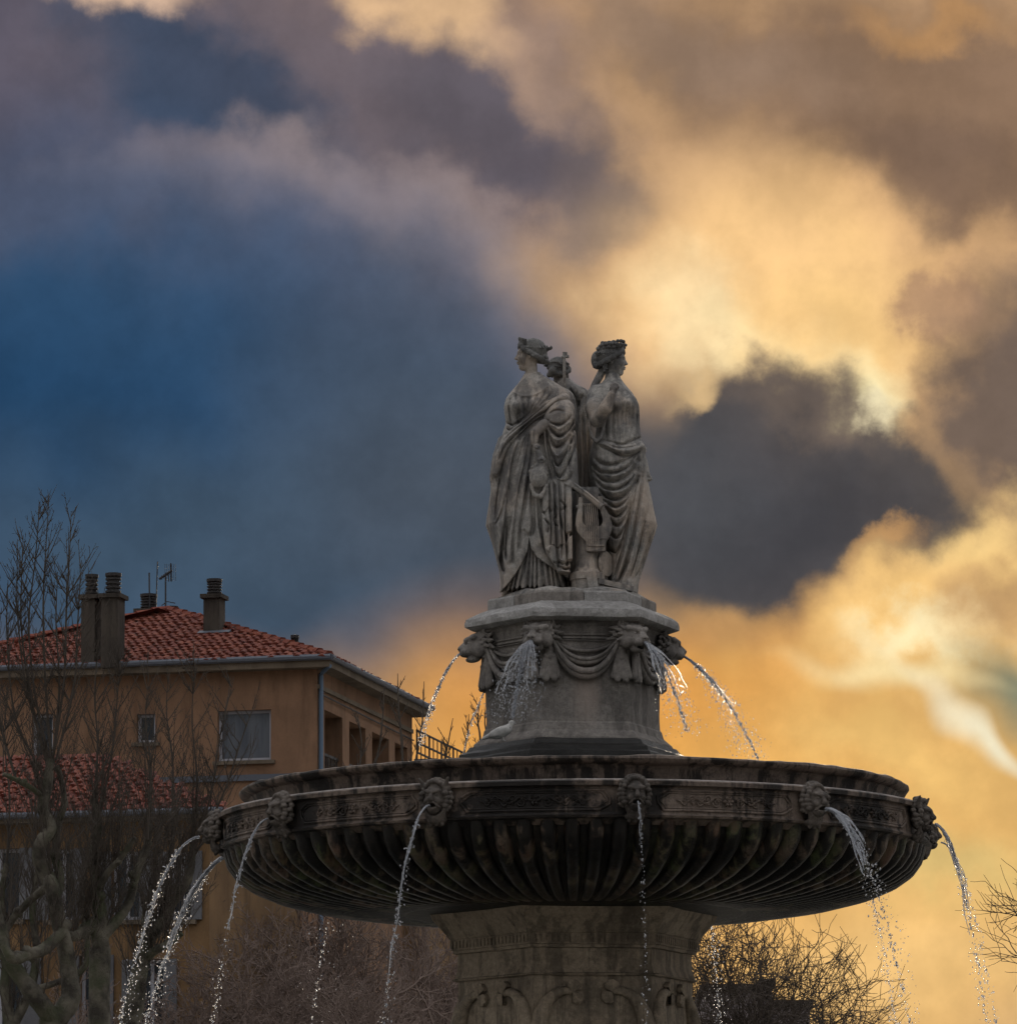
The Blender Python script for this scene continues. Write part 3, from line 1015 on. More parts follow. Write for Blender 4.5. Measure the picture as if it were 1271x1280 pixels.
def head_parts(name, c, yaw, tilt, H, style, parent, mat):
    """c: centre of the skull; yaw: bearing the face looks to (0 = camera, + = right)"""
    fwd = Vector((math.sin(yaw), -math.cos(yaw), 0)); side = Vector((math.cos(yaw), math.sin(yaw), 0)); up = Vector((0, 0, 1))
    q = Matrix.Rotation(tilt, 3, side); fwd = q @ fwd; up = q @ up
    C = Vector(c)
    def P(f, s, u): return tuple(C + (fwd * f + side * s + up * u) * H)
    Q = [[fwd[i], side[i], up[i]] for i in range(3)]
    def E_(vol, f, s, u, rf, rs, ru, k=0.03, cut=False): vol.ell(P(f, s, u), (rf * H, rs * H, ru * H), k * H, Q, cut)
    def K_(vol, a, b, ra, rb, k=0.04, cut=False): vol.cap(P(*a), P(*b), ra * H, rb * H, k * H, cut)
    lo = [x - 0.95 * H for x in c]; hi = [x + 0.8 * H for x in c]
    v = Vol(lo, hi, 0.0058)
    E_(v, -.07, 0, .14, .40, .32, .35)
    E_(v, .13, 0, -.12, .25, .235, .37, .12)
    E_(v, .22, 0, -.43, .10, .10, .085, .1)
    E_(v, .29, 0, .07, .09, .19, .05, .08)
    for s in (-1, 1):
        E_(v, .23, s * .14, -.14, .12, .10, .12, .1)
        E_(v, .375, s * .125, -.01, .06, .085, .055, .04, True)
        E_(v, .285, s * .12, -.012, .065, .07, .042, .015)
        K_(v, (.345, s * .05, .055), (.27, s * .21, .05), .025, .02, .04)
        E_(v, .0, s * .30, -.08, .07, .04, .11, .03)
        E_(v, .40, s * .045, -.155, .035, .03, .028, .02)
    K_(v, (.335, 0, .06), (.425, 0, -.13), .030, .046, .04)
    E_(v, .44, 0, -.14, .035, .035, .035, .03)
    E_(v, .375, 0, -.255, .035, .085, .022, .02); E_(v, .365, 0, -.305, .035, .07, .026, .02)
    E_(v, .41, 0, -.28, .03, .09, .007, .006, True)
    K_(v, (-.06, 0, -.25), (-.10, 0, -.88), .175, .19, .1)
    link('head', smooth_mesh(v.mesh('head'), 1, .4), mat, parent)
    hv = Vol(lo, [x + 1.0 * H for x in c], 0.0058)
    E_(hv, -.10, 0, .17, .42, .355, .375)
    E_(hv, .34, 0, -.16, .30, .5, .36, .05, True)
    E_(hv, .14, 0, -.34, .26, .6, .34, .05, True)
    rng = random.Random(len(name) + int(yaw * 10))
    for s in (-1, 1):
        # rolled waves from the parting to the nape
        pts = [(.30, s * .04, .33), (.29, s * .15, .25), (.20, s * .27, .13), (.05, s * .345, .02), (-.14, s * .34, -.08), (-.34, s * .22, -.14), (-.46, s * .06, -.13)]
        for i in range(len(pts) - 1):
            K_(hv, pts[i], pts[i + 1], .085, .085, .03)
        for i in range(26):
            t = rng.uniform(0, 5.99); j = int(t); t -= j
            b = [pts[j][k] * (1 - t) + pts[j + 1][k] * t for k in range(3)]
            E_(hv, b[0] + rng.uniform(-.04, .04), b[1] + s * rng.uniform(0, .06), b[2] + rng.uniform(-.06, .06), .05, .05, .045, .015)
        for i in range(7):
            u0 = .25 - i * .03; f0 = .22 - i * .1
            K_(hv, (f0, s * .02, .53 - abs(f0 + .1) * .35), (f0 - .12, s * .34, .18), .022, .03, .02)
    if style == 'diadem':
        for k in range(-5, 6):
            a = k * 0.2; hh = .60 - abs(k) * .022
            K_(hv, (.30 * math.cos(a) - .02, .33 * math.sin(a), .30), (.36 * math.cos(a) - .02, .36 * math.sin(a), hh - .09), .035, .035, .02)
            E_(hv, .36 * math.cos(a) - .02, .36 * math.sin(a), hh - .07, .045, .045, .045, .01)
        E_(hv, -.60, .02, .26, .12, .10, .085, .03); E_(hv, -.60, .02, .30, .05, .12, .05, .02, True); K_(hv, (-.45, 0, .10), (-.58, 0, .22), .07, .05, .03)
        E_(hv, -.44, 0, -.12, .17, .2, .17, .06)
        for i in range(16): E_(hv, -.40 + rng.uniform(-.16, .1), rng.uniform(-.2, .2), -.1 + rng.uniform(-.18, .2), .07, .07, .06, .015)
    elif style == 'flowers':
        for ring, (rad, z0) in enumerate(((.36, .36), (.40, .46), (.34, .54))):
            for k in range(15):
                a = k * TAU / 15 + ring * .2
                E_(hv, -.02 + rad * math.cos(a), rad * .92 * math.sin(a), z0 + rng.uniform(-.03, .03) + .03 * math.cos(a), .075 + rng.uniform(-.015, .02), .07, .06, .012)
        E_(hv, -.50, 0, .02, .20, .22, .30, .05)
        for i in range(34): E_(hv, -.36 + rng.uniform(-.2, .2), rng.choice((-1, 1)) * rng.uniform(.12, .30), rng.uniform(-.28, .42), .07, .06, .07, .012)
        for s in (-1, 1):
            K_(hv, (-.2, s * .25, -.1), (-.22, s * .23, -.40), .085, .06, .03)
            for j in range(5): E_(hv, -.2 + rng.uniform(-.05, .05), s * .27, -.12 - j * .07, .06, .05, .035, .01)
    else:
        E_(hv, -.50, 0, -.05, .16, .17, .17, .04)
        for z0 in (.12, .28):
            for k in range(24):
                a = k * TAU / 24; a2 = a + TAU / 24
                K_(hv, (-.09 + .42 * math.cos(a), .36 * math.sin(a), z0), (-.09 + .42 * math.cos(a2), .36 * math.sin(a2), z0), .035, .035, .01)
    link('hair', hv.mesh('hair'), M['hair'], parent)


STONE = M['statue']
ZPL = zq1 - 0.01           # top of the plinth course

# ---------------------------------------------------------------- left statue
def statue_a():
    Yc = -0.20
    st = empty('statue', (W(668, 735, Yc).x, Yc, ZPL))
    tag(st, 'draped stone woman in a tiara, holding a theatre mask beside the lyre', 'statue', 'three statues back to back on the pedestal')
    inv = st.location.copy()
    v = Vol((-0.95, -0.80, ZPL - .03), (0.15, 0.28, zat(462, Yc)), 0.0078)
    rows = [(466, 657, 675, .09, .02), (471, 655, 681, .12, .02), (476, 651, 689, .15, .01), (482, 645, 695, .18), (488, 640, 701, .20), (494, 635, 707, .22), (500, 632, 712, .235), (509, 631, 716, .245), (520, 632, 717, .24), (530, 632, 717, .24), (538, 629, 716, .25),
            (552, 626, 714, .275), (568, 621, 713, .30), (584, 620, 712, .315), (599, 618, 712, .325), (615, 618, 712, .33), (631, 616, 712, .34), (645, 614, 712, .345), (656, 613, 712, .345), (667, 617, 712, .345), (680, 621, 712, .345), (697, 625, 712, .345), (714, 629, 712, .345), (731, 630, 713, .345), (742, 629, 713, .345)]
    d, cyy, ryy, cx, rx = loft_field(v, rows, Yc)
    Cg = Cloth(v, Yc - .27)
    X, Z = Cg.X, Cg.Z
    # flutes of the gown at the foot
    x0 = W(672, 700, Yc - .3).x; zf = zat(690, Yc - .3); zb_ = zat(738, Yc - .3)
    k = 1 + 0.5 * np.clip((zf - Z) / (zf - zb_), 0, 1)
    fl = np.abs(np.sin((X - x0) / k * 76 + 0.6 * np.sin(X * 31))) ** 0.8
    Cg.F += ((fl - .6) * .05 * np.clip((zat(660, Yc) - Z) / .1, 0, 1)).astype(np.float32) - .035 * np.clip((zat(650, Yc) - Z) / .1, 0, 1).astype(np.float32)
    for (u, v_) in ((645, 506), (669, 507)): Cg.ridge([(u, v_), (u + .1, v_ + .6)], 10, .085)
    for p, h_ in (([(645, 487), (645, 500), (650, 520)], .022), ([(652, 491), (654, 506), (656, 521)], .024), ([(661, 493), (660, 507), (659, 519)], .022), ([(672, 490), (668, 504), (662, 517)], .024), ([(682, 487), (676, 500), (667, 513)], .024), ([(690, 488), (684, 497), (673, 509)], .022), ([(638, 494), (637, 508), (643, 523)], .024),
                  ([(635, 503), (637, 516), (640, 530)], .022), ([(648, 512), (647, 522), (650, 529)], .02), ([(634, 524), (642, 528), (652, 523), (664, 514)], .03), ([(633, 531), (640, 536), (650, 529)], .025)):
        Cg.groove(p, 1.5, h_)
    Cg.ridge([(641, 487), (649, 492), (660, 494), (673, 490), (684, 481)], 1.4, .014)
    Cg.ridge([(652, 522), (662, 516), (670, 508)], 2.0, .015)
    bk = back_folds(v, cx, cyy, 26, .06, zat(560, Yc), 1.0)
    v.f = apply_front(v, d, Cg, cyy, ryy, bk)
    v.cap(w3(664, 478, Yc), w3(704, 500, Yc - .05), .09, .12, .08)
    # forearm, wrist and hand on the mask's handle
    v.chain([w3(694, 527, Yc - .22), w3(680, 532, Yc - .33), w3(668.5, 541, Yc - .38), w3(668, 553, Yc - .39)], [.075, .062, .05, .036], .02)
    v.ell(w3(671, 560, Yc - .40), (.042, .036, .045), .015)
    for i in range(4): v.cap(w3(667.5 + i * 2.3, 557 + i * .3, Yc - .435), w3(668 + i * 2.2, 563.5, Yc - .43), .0125, .011, .006)
    v.cap(w3(667, 556, Yc - .42), w3(671, 559.5, Yc - .45), .012, .011, .006)
    fig = link('figure', smooth_mesh(v.mesh('figure'), 1, .35), STONE, st); fig.location = -inv
    # mantle
    m = Vol((-0.95, -0.80, ZPL - .03), (0.15, 0.28, zat(480, Yc)), 0.0078)
    dm_, cyy, ryy, cx, rx = loft_field(m, rows, Yc)
    Cm = Cloth(m, Yc - .27)
    for p, w_, h_ in (([(640, 552), (632, 575), (626, 600), (620, 640)], 2.6, .05), ([(650, 548), (641, 580), (636, 620), (632, 655), (626, 690), (631, 715)], 2.2, .06), ([(657, 546), (650, 575), (642, 610), (638, 640), (631, 680), (635, 705)], 2.4, .07),
                      ([(662, 545), (656, 580), (648, 620), (644, 650), (640, 685), (641, 705)], 2.0, .055), ([(666, 560), (661, 600), (654, 640), (650, 668), (648, 690)], 2.0, .055), ([(668, 580), (665, 620), (666, 660), (662, 672)], 2.2, .07),
                      ([(672, 625), (675, 660), (683, 692)], 2.4, .05), ([(678, 620), (680, 660), (692, 700)], 2.4, .06), ([(630, 590), (624, 620), (619, 650)], 1.8, .03), ([(619, 655), (627, 640), (635, 612)], 1.6, .03), ([(636, 560), (628, 585), (622, 596)], 1.6, .03)):
        Cm.groove(p, w_, h_)
    for p, w_, h_ in (([(645, 552), (637, 590), (631, 640), (625, 690)], 3.2, .03), ([(660, 556), (652, 600), (644, 650), (636, 700)], 3.0, .035), ([(671, 600), (672, 640), (676, 680)], 3.2, .03)):
        Cm.ridge(p, w_, h_)
    Cm.raise_([(654, 596), (651, 645), (651, 664), (656, 664.5), (660, 669), (664, 665), (666, 630), (663, 595)], .028, .006)
    Cm.ridge([(706, 495), (690, 504), (672, 519), (652, 533), (634, 549), (622, 572), (618, 590)], 6.5, .055)
    Cm.groove([(700, 500), (684, 513), (668, 523), (648, 540), (632, 556), (624, 574)], 1.4, .05)
    Cm.groove([(690, 500), (676, 511), (660, 525), (640, 540), (628, 552)], 1.2, .03)
    Cm.groove([(699, 506), (684, 519), (668, 527), (655, 540), (642, 553), (628, 580)], 1.8, .05)
    bk = back_folds(m, cx, cyy, 17, .07, zat(500, Yc), 2.0)
    dmf = apply_front(m, dm_ - .026, Cm, cyy, ryy, bk)
    hem = [(716, 484), (706, 489), (695, 495), (682, 502.5), (667, 516), (653, 527), (634, 539), (600, 550), (590, 700), (612, 742), (629, 734), (637, 727), (645, 717), (653, 704), (659, 691), (661.5, 674), (664, 688), (672, 699), (686, 708), (700, 716), (709, 721), (714, 724), (730, 724), (730, 484)]
    sp = Cm.poly(hem)[:, None, :]
    Yg = m.ax[1][None, :, None]
    back_ok = np.where(Yg > cyy + .05, -1.0, 1.0)
    ztop = np.interp(m.ax[0], [W(622, 550, Yc).x, W(700, 500, Yc).x], [zat(556, Yc), zat(494, Yc)]).astype(np.float32)[:, None, None]
    zcut = np.maximum((zat(716, Yc) - m.ax[2])[None, None, :], m.ax[2][None, None, :] - ztop)
    sp2 = np.where(Yg > cyy + .05, zcut, sp)
    m.f = np.maximum(dmf, sp2).astype(np.float32)
    mo = link('mantle', smooth_mesh(m.mesh('mantle'), 1, .35), STONE, st); mo.location = -inv
    # cloth over the forearm
    Ya = Yc - .24
    s = Vol((-0.42, -0.80, zat(735, Ya)), (0.14, -0.05, zat(490, Ya)), 0.0072)
    ar = [(496, 699, 710, .07, .12), (500, 694, 713, .10, .08), (505, 688, 717, .13, .04), (511, 684, 718.5, .15, .02), (520, 680, 719.5, .165), (533, 676.5, 719.5, .175), (545, 678, 720, .175), (560, 680, 721, .17), (577, 682, 722, .16), (590, 685, 722.5, .15), (604, 688, 723, .14), (614, 690, 723, .13)]
    da, ca, ra, _, _ = loft_field(s, ar, Ya)
    Ca = Cloth(s, Ya - .15)
    for p, w_, h_ in (([(686, 517), (694, 512), (705, 514)], 1.5, .025), ([(683, 524), (692, 530), (703, 530), (713, 520)], 1.7, .04), ([(686, 533), (693, 542), (702, 545), (711, 536), (717, 524)], 1.8, .05), ([(685, 541), (692, 556), (699, 558), (709, 548), (718, 532)], 1.8, .045),
                      ([(684, 552), (691, 571), (698, 581), (707, 565), (716, 545)], 1.8, .05), ([(686, 570), (694, 590), (701, 595), (712, 575), (719, 555)], 1.7, .035), ([(690, 592), (697, 600), (708, 601), (716, 590)], 1.7, .025), ([(683, 537), (687, 570), (694, 601)], 1.5, .035), ([(714, 545), (711, 575), (712, 600)], 1.4, .02)):
        Ca.groove(p, w_, h_)
    for p in ([(679, 533), (682, 560), (687, 588), (693, 604)], [(688, 527), (698, 537), (710, 528)], [(688, 545), (698, 551), (712, 540)], [(688, 560), (697, 570), (712, 555)]):
        Ca.ridge(p, 2.0, .025)
    sa = Ca.poly([(673, 526), (680, 505), (692, 488), (730, 488), (726, 611), (712, 608), (704, 604), (698, 602), (693, 606), (688, 590)])[:, None, :]
    s.f = np.maximum(da - Ca.F[:, None, :], sa).astype(np.float32)
    # cascade of zigzag folds below it
    cs = [(590, 682, 709, .07, .05), (604, 680, 711, .09, .0), (625, 679, 712, .10, -.045), (655, 680, 712, .10, -.075), (672, 683, 712, .095, -.085), (690, 685, 712.5, .09, -.095), (705, 691, 713, .09, -.10), (718, 697, 713, .08, -.10)]
    dc, cc, rc, _, _ = loft_field(s, cs, Ya, 4)
    Cc = Cloth(s, Ya - .1)
    for pl in ([(677, 596), (715, 596), (715, 665), (707, 668), (704, 655), (700, 642), (694, 632), (690, 640), (686, 634), (681, 641), (678, 640)],
               [(677, 640), (682, 648), (690, 641), (697, 652), (703, 664), (707, 682), (700, 682), (697, 686), (690, 682), (686, 692), (683, 690), (677, 680)],
               [(677, 690), (690, 683), (699, 689), (706, 680), (716, 668), (716, 700), (709, 702), (704, 708), (699, 702), (692, 705)]):
        Cc.raise_(pl, .026, .004)
    for p, w_, h_ in (([(686, 606), (687, 634), (689, 662), (688, 685)], 1.4, .05), ([(692, 604), (693, 628), (694, 655), (696, 690), (698, 712)], 1.4, .06), ([(699, 604), (700, 640), (702, 668), (702, 700)], 1.4, .06), ([(706, 606), (706, 650), (708, 690), (708, 712)], 1.4, .05), ([(681, 650), (686, 658), (684, 668)], 1.3, .04), ([(696, 644), (692, 652), (697, 660)], 1.3, .04), ([(700, 626), (706, 634), (701, 640)], 1.3, .035), ([(698, 702), (704, 706), (711, 703)], 1.4, .05), ([(699, 709), (706, 712), (712, 711)], 1.3, .04)):
        Cc.groove(p, w_, h_)
    s.f = np.minimum(s.f, dc - Cc.F[:, None, :])
    so = link('sleeve_drapery', s.mesh('sleeve_drapery'), STONE, st); so.location = -inv
    # theatre mask hanging from the hand
    Ym = Yc - .42
    k_ = Vol((-.47, -.76, zat(626, Ym)), (-.17, -.46, zat(562, Ym)), 0.0058)
    k_.cap(w3(672, 563, Ym), w3(676, 573, Ym), .028, .034, .02); k_.ell(w3(677, 575, Ym - .01), (.045, .04, .035), .01); k_.ell(w3(676.5, 575.5, Ym - .05), (.02, .03, .016), .004, cut=True)
    k_.cap(w3(676, 578, Ym), w3(678, 588, Ym), .03, .04, .02)
    k_.ell(w3(672.5, 597, Ym), (.090, .07, .115), .02)
    for i in range(9):
        a = R(200 + i * 30); k_.ell(w3(672.5 + 10 * math.cos(a), 594 + 12.5 * math.sin(a), Ym + .01), (.026, .03, .026), .012)
    k_.cap(w3(663.5, 606, Ym - .01), w3(668, 619, Ym - .01), .018, .022, .01); k_.cap(w3(668, 619, Ym - .01), w3(676, 620.5, Ym - .01), .022, .022, .01); k_.cap(w3(676, 620.5, Ym - .01), w3(683, 607, Ym - .01), .022, .018, .01)
    k_.ell(w3(673, 611.5, Ym - .05), (.055, .06, .030), .01, cut=True)
    mk = link('theatre_mask', k_.mesh('theatre_mask'), STONE, st); mk.location = -inv
    h0 = len(st.children)
    head_parts('a', w3(662, 443.5, Yc - .03), R(-84), R(-2), .335, 'diadem', st, STONE)
    for o in st.children[h0:]: pass
    for o in st.children:
        if o.name.split('.')[0] in ('head', 'hair'): o.location = -inv
    return st


# ---------------------------------------------------------------- right statue
def statue_b():
    Yc = -0.10
    st = empty('statue', (W(780, 735, Yc).x, Yc, ZPL))
    tag(st, 'stone woman with flower-crowned hair, her hand raised to her throat, beside the lyre', 'statue', 'three statues back to back on the pedestal')
    inv = st.location.copy()
    rows = [(468, 758, 774, .09), (474, 756, 776, .10), (480, 751, 780, .14), (486, 743, 785, .18), (492, 738, 790, .205), (500, 737, 794.5, .225), (508, 738, 797, .235), (520, 742, 799, .225), (536, 745, 799.5, .215), (545, 744, 801, .225),
            (558, 741, 803, .25), (570, 738, 805, .27), (585, 738, 806.5, .285), (600, 741, 807, .29), (619, 745, 811, .30), (640, 750, 815, .30), (656, 754, 818.5, .30), (668, 757, 815, .30), (679, 759, 810.5, .295), (700, 762, 804, .29), (715, 763, 799, .285), (728, 763, 795, .28), (742, 762, 794, .28)]
    v = Vol((0.05, -0.62, ZPL - .03), (1.0, 0.34, zat(462, Yc)), 0.0078)
    d, cyy, ryy, cx, rx = loft_field(v, rows, Yc)
    C = Cloth(v, Yc - .24)
    for p, w_, h_ in (([(744, 572), (755, 580), (772, 580), (790, 570)], 2.0, .045), ([(741, 580), (752, 590), (770, 591), (786, 583), (793, 570)], 2.0, .05), ([(743, 588), (755, 600), (772, 601), (788, 590), (797, 572)], 2.2, .055), ([(745, 598), (756, 610), (772, 612), (788, 602), (797, 585)], 2.0, .05),
                      ([(750, 612), (760, 622), (773, 624), (786, 614), (797, 595)], 2.2, .055), ([(755, 625), (765, 633), (776, 632), (787, 620), (796, 600)], 2.0, .05), ([(758, 636), (768, 645), (777, 642), (787, 628)], 2.0, .05), ([(760, 648), (770, 657), (778, 652), (787, 636)], 2.0, .045), ([(761, 664), (770, 672), (778, 664), (785, 650)], 1.8, .04), ([(762, 684), (769, 690), (776, 680)], 1.6, .03),
                      ([(799, 575), (793, 620), (784, 660), (775, 700), (768, 724)], 2.2, .05), ([(803, 590), (798, 630), (791, 670), (781, 705), (773, 726)], 1.9, .045), ([(794, 600), (787, 640), (779, 672), (769, 698)], 1.8, .04), ([(808, 640), (797, 690), (786, 724)], 1.8, .035), ([(812, 668), (802, 700), (791, 724)], 1.6, .03), ([(786, 700), (778, 715), (772, 728)], 1.6, .03),
                      ([(748, 556), (762, 563), (776, 570), (790, 569), (801, 562)], 1.5, .05), ([(752, 549), (765, 553), (778, 556), (790, 550), (800, 544)], 1.5, .035), ([(758, 556), (772, 561), (790, 559), (801, 553)], 1.2, .025),
                      ([(776, 488), (777, 510), (774, 548)], 1.6, .022), ([(783, 490), (782, 520), (781, 550)], 1.5, .018), ([(789, 492), (790, 520), (789, 548)], 1.5, .018), ([(795, 502), (796, 525), (796, 545)], 1.4, .018), ([(768, 500), (766, 522), (765, 550)], 1.6, .022), ([(760, 515), (757, 530), (758, 552)], 1.5, .022), ([(770, 512), (771, 530), (769, 550)], 1.3, .014), ([(786, 508), (786, 528), (785, 546)], 1.3, .012)):
        C.groove(p, w_, h_)
    for p, w_, h_ in (([(746, 553), (760, 557), (776, 564), (792, 562), (803, 556)], 5.0, .05), ([(797, 580), (789, 640), (780, 690), (771, 724)], 2.6, .03), ([(748, 584), (762, 595), (780, 592), (793, 578)], 2.6, .02), ([(752, 605), (765, 616), (782, 612), (796, 592)], 2.6, .025), ([(757, 630), (769, 639), (782, 630), (794, 606)], 2.4, .025)):
        C.ridge(p, w_, h_)
    for (u, v_, w_, h_) in ((787, 504, 9, .075), (770, 506, 9, .075), (777, 537, 14, .05)): C.ridge([(u, v_), (u + .1, v_ + .6)], w_, h_)
    zt = zat(552, Yc - .25)
    C.F += (.014 * np.clip((zt - C.Z) / .05, 0, 1)).astype(np.float32)
    bk = back_folds(v, cx, cyy, 20, .07, zat(548, Yc), 4.0)
    v.f = apply_front(v, d, C, cyy, ryy, bk)
    # raised arm
    v.chain([w3(747, 494, Yc - .06), w3(744, 510, Yc - .17), w3(746, 525, Yc - .26)], [.115, .098, .078], .045)
    v.chain([w3(747, 525, Yc - .27), w3(757, 510, Yc - .40), w3(764, 494, Yc - .40)], [.082, .070, .044], .006)
    v.ell(w3(766, 488, Yc - .385), (.036, .03, .048), .008)
    for i in range(4): v.chain([w3(763 + i * 2.4, 485, Yc - .40), w3(764.5 + i * 2.2, 479.5 + abs(i - 1.4), Yc - .38), w3(766 + i * 1.6, 477.5 + abs(i - 1.4), Yc - .33)], [.0135, .012, .010], .005)
    v.chain([w3(769, 489, Yc - .35), w3(772.5, 484, Yc - .34), w3(772, 480, Yc - .32)], [.014, .013, .010], .005)
    # gathered cloth held under the elbow, and a loose end on the far hip
    v.chain([w3(735.5, 516, Yc - .16), w3(736.5, 534, Yc - .22), w3(740, 546, Yc - .25), w3(745, 551.5, Yc - .26), w3(750.5, 548, Yc - .26), w3(753.5, 538, Yc - .25), w3(755, 528, Yc - .24)], [.02, .018, .02, .02, .018, .018, .02], .008)
    v.chain([w3(804, 575, Yc), w3(808, 592, Yc - .02), w3(814, 598.5, Yc - .03)], [.04, .034, .012], .01); v.ell(w3(809, 599.5, Yc - .02), (.05, .035, .022), .008)
    fig = link('figure', smooth_mesh(v.mesh('figure'), 1, .35), STONE, st); fig.location = -inv
    head_parts('b', w3(766, 450, Yc - .01), R(80), R(0), .335, 'flowers', st, STONE)
    # locks of hair down the back of the neck
    mb = MB()
    for k in range(4):
        mb.tube([w3(752 + k * 1.2, 461, Yc + .06 - k * .02), w3(748 + k, 470, Yc + .07 - k * .02), w3(743 + k, 479, Yc + .08 - k * .02), w3(738 + k, 487, Yc + .07 - k * .02)], [.03, .032, .03, .015], 7)
    lk = mb.build('hair_lock', STONE, st, True)
    for o in st.children:
        if o.name.split('.')[0] in ('head', 'hair', 'hair_lock'): o.location = -inv
    # column stump, lyre and attributes between the figures
    Yl = -0.50
    mb = MB()
    c = W(734, 735, Yl + .10)
    mb.lathe([(.17, 0), (.17, zat(725, Yl) - ZPL), (.185, zat(724, Yl) - ZPL), (.185, zat(716, Yl) - ZPL), (.15, zat(714, Yl) - ZPL), (.125, zat(708, Yl) - ZPL), (.118, zat(640, Yl) - ZPL), (.118, zat(632, Yl) - ZPL)], 28, (c.x, c.y, ZPL))
    p = W(737, 622, Yl + .10); mb.box((p.x, p.y, p.z), (.185, .18, .2))
    co = mb.build('column_stump', STONE, st, True, R(35)); co.location = -inv
    mb = MB(); p = W(740, 725.5, Yl - .08); mb.box((p.x, p.y, p.z), (.105, .04, .19), M=Matrix.Rotation(R(-9), 3, 'Y'))
    mb.box(tuple(W(768, 731, Yl + .02)), (.40, .06, .055), M=Matrix.Rotation(R(13), 3, 'Y') @ Matrix.Rotation(R(8), 3, 'Z'))
    o_ = mb.build('scroll', STONE, st); o_.location = -inv
    mb = MB(); mb.lathe([(0.001, -.02), (.13, -.015), (.14, 0), (.13, .015), (.001, .02)], 24)
    Q = Matrix.Rotation(R(70), 3, 'Z') @ Matrix.Rotation(R(90), 3, 'X') @ Matrix.Diagonal((.6, 1.0, 1))
    cc = W(757, 705, Yl + .12); mb.v = [tuple(Matrix.Rotation(R(58), 3, 'Z') @ Matrix.Rotation(R(90), 3, 'X') @ Vector(q) + cc) for q in mb.v]
    o_ = mb.build('tambourine', STONE, st, True); o_.location = -inv
    mb = MB(); mb.tube([w3(716, 606, Yl - .02), w3(733, 618, Yl - .07), w3(752, 634, Yl - .10)], [.034, .030, .034], 10)
    mb.tube([w3(717, 604, Yl - .05), w3(734, 616.5, Yl - .10), w3(749, 629, Yl - .12)], [.012, .012, .012], 6)
    o_ = mb.build('flute', STONE, st, True); o_.location = -inv
    # lyre
    f0 = Yl - .06
    out_l = [(723, 621), (722.6, 630), (722, 636), (720, 645), (719, 655), (721, 664), (727, 672), (732, 676.5), (733, 680), (733, 689)]
    out_r = [(757, 689), (757, 680), (757.5, 676.5), (761, 671), (764.5, 662), (765, 655), (762, 645), (757, 636), (753.5, 630), (753, 620)]
    in_r = [(746.5, 620), (747, 630), (750, 638), (753, 647), (753, 653), (750.5, 657.5)]
    in_l = [(734, 658), (730, 655.5), (727.8, 650), (728.5, 641), (728.6, 630), (728.6, 621)]
    def slab(polys, y0, y1, name):
        mb_ = MB()
        for pl in polys:
            fr = [W(u, v_, y0) for u, v_ in pl]; n_ = len(fr)
            bk_ = [q + Vector((0, y1 - y0, 0)) for q in fr]
            mb_.add(fr + bk_, [tuple(range(n_)), tuple(range(2 * n_ - 1, n_ - 1, -1))] + [(i, n_ + i, n_ + (i + 1) % n_, (i + 1) % n_) for i in range(n_)])
        return mb_
    ly = slab([out_l[:9] + out_l[9:] + out_r + in_r + in_l], f0, f0 + .085, 'lyre')
    lyo = link('lyre', ly.mesh('lyre'), STONE, st); lyo.location = -inv
    bm = bmesh.new(); bm.from_mesh(lyo.data); bmesh.ops.recalc_face_normals(bm, faces=bm.faces)
    bmesh.ops.bevel(bm, geom=list(bm.edges), offset=.006, segments=2, affect='EDGES'); bm.to_mesh(lyo.data); bm.free()
    mb = MB()
    for i in range(7):
        u0 = 731.0 + i * 2.5; u1 = 733.5 + i * 2.35
        mb.tube([w3(u0, 631, f0 + .02), w3(u1, 660, f0 - .008), w3(u1 + .3, 682, f0 - .010)], .006, 5)
    mb.tube([w3(727, 630.5, f0 + .03), w3(750, 630.5, f0 + .03)], .014, 8); mb.tube([w3(735, 682, f0 - .006), w3(755, 682, f0 - .006)], .010, 6); mb.tube([w3(732, 673, f0 - .004), w3(758, 673, f0 - .004)], .006, 6)
    so = link('string', mb.mesh('string', True), STONE, lyo)
    for a_, b_ in (((720, 633.5), (724, 633)), ((753, 631), (758, 630))):
        mb = MB(); mb.tube([w3(*a_, f0 + .04), w3(*b_, f0 + .04)], .02, 8)
        link('peg', mb.mesh('peg', True), STONE, lyo)
    return st


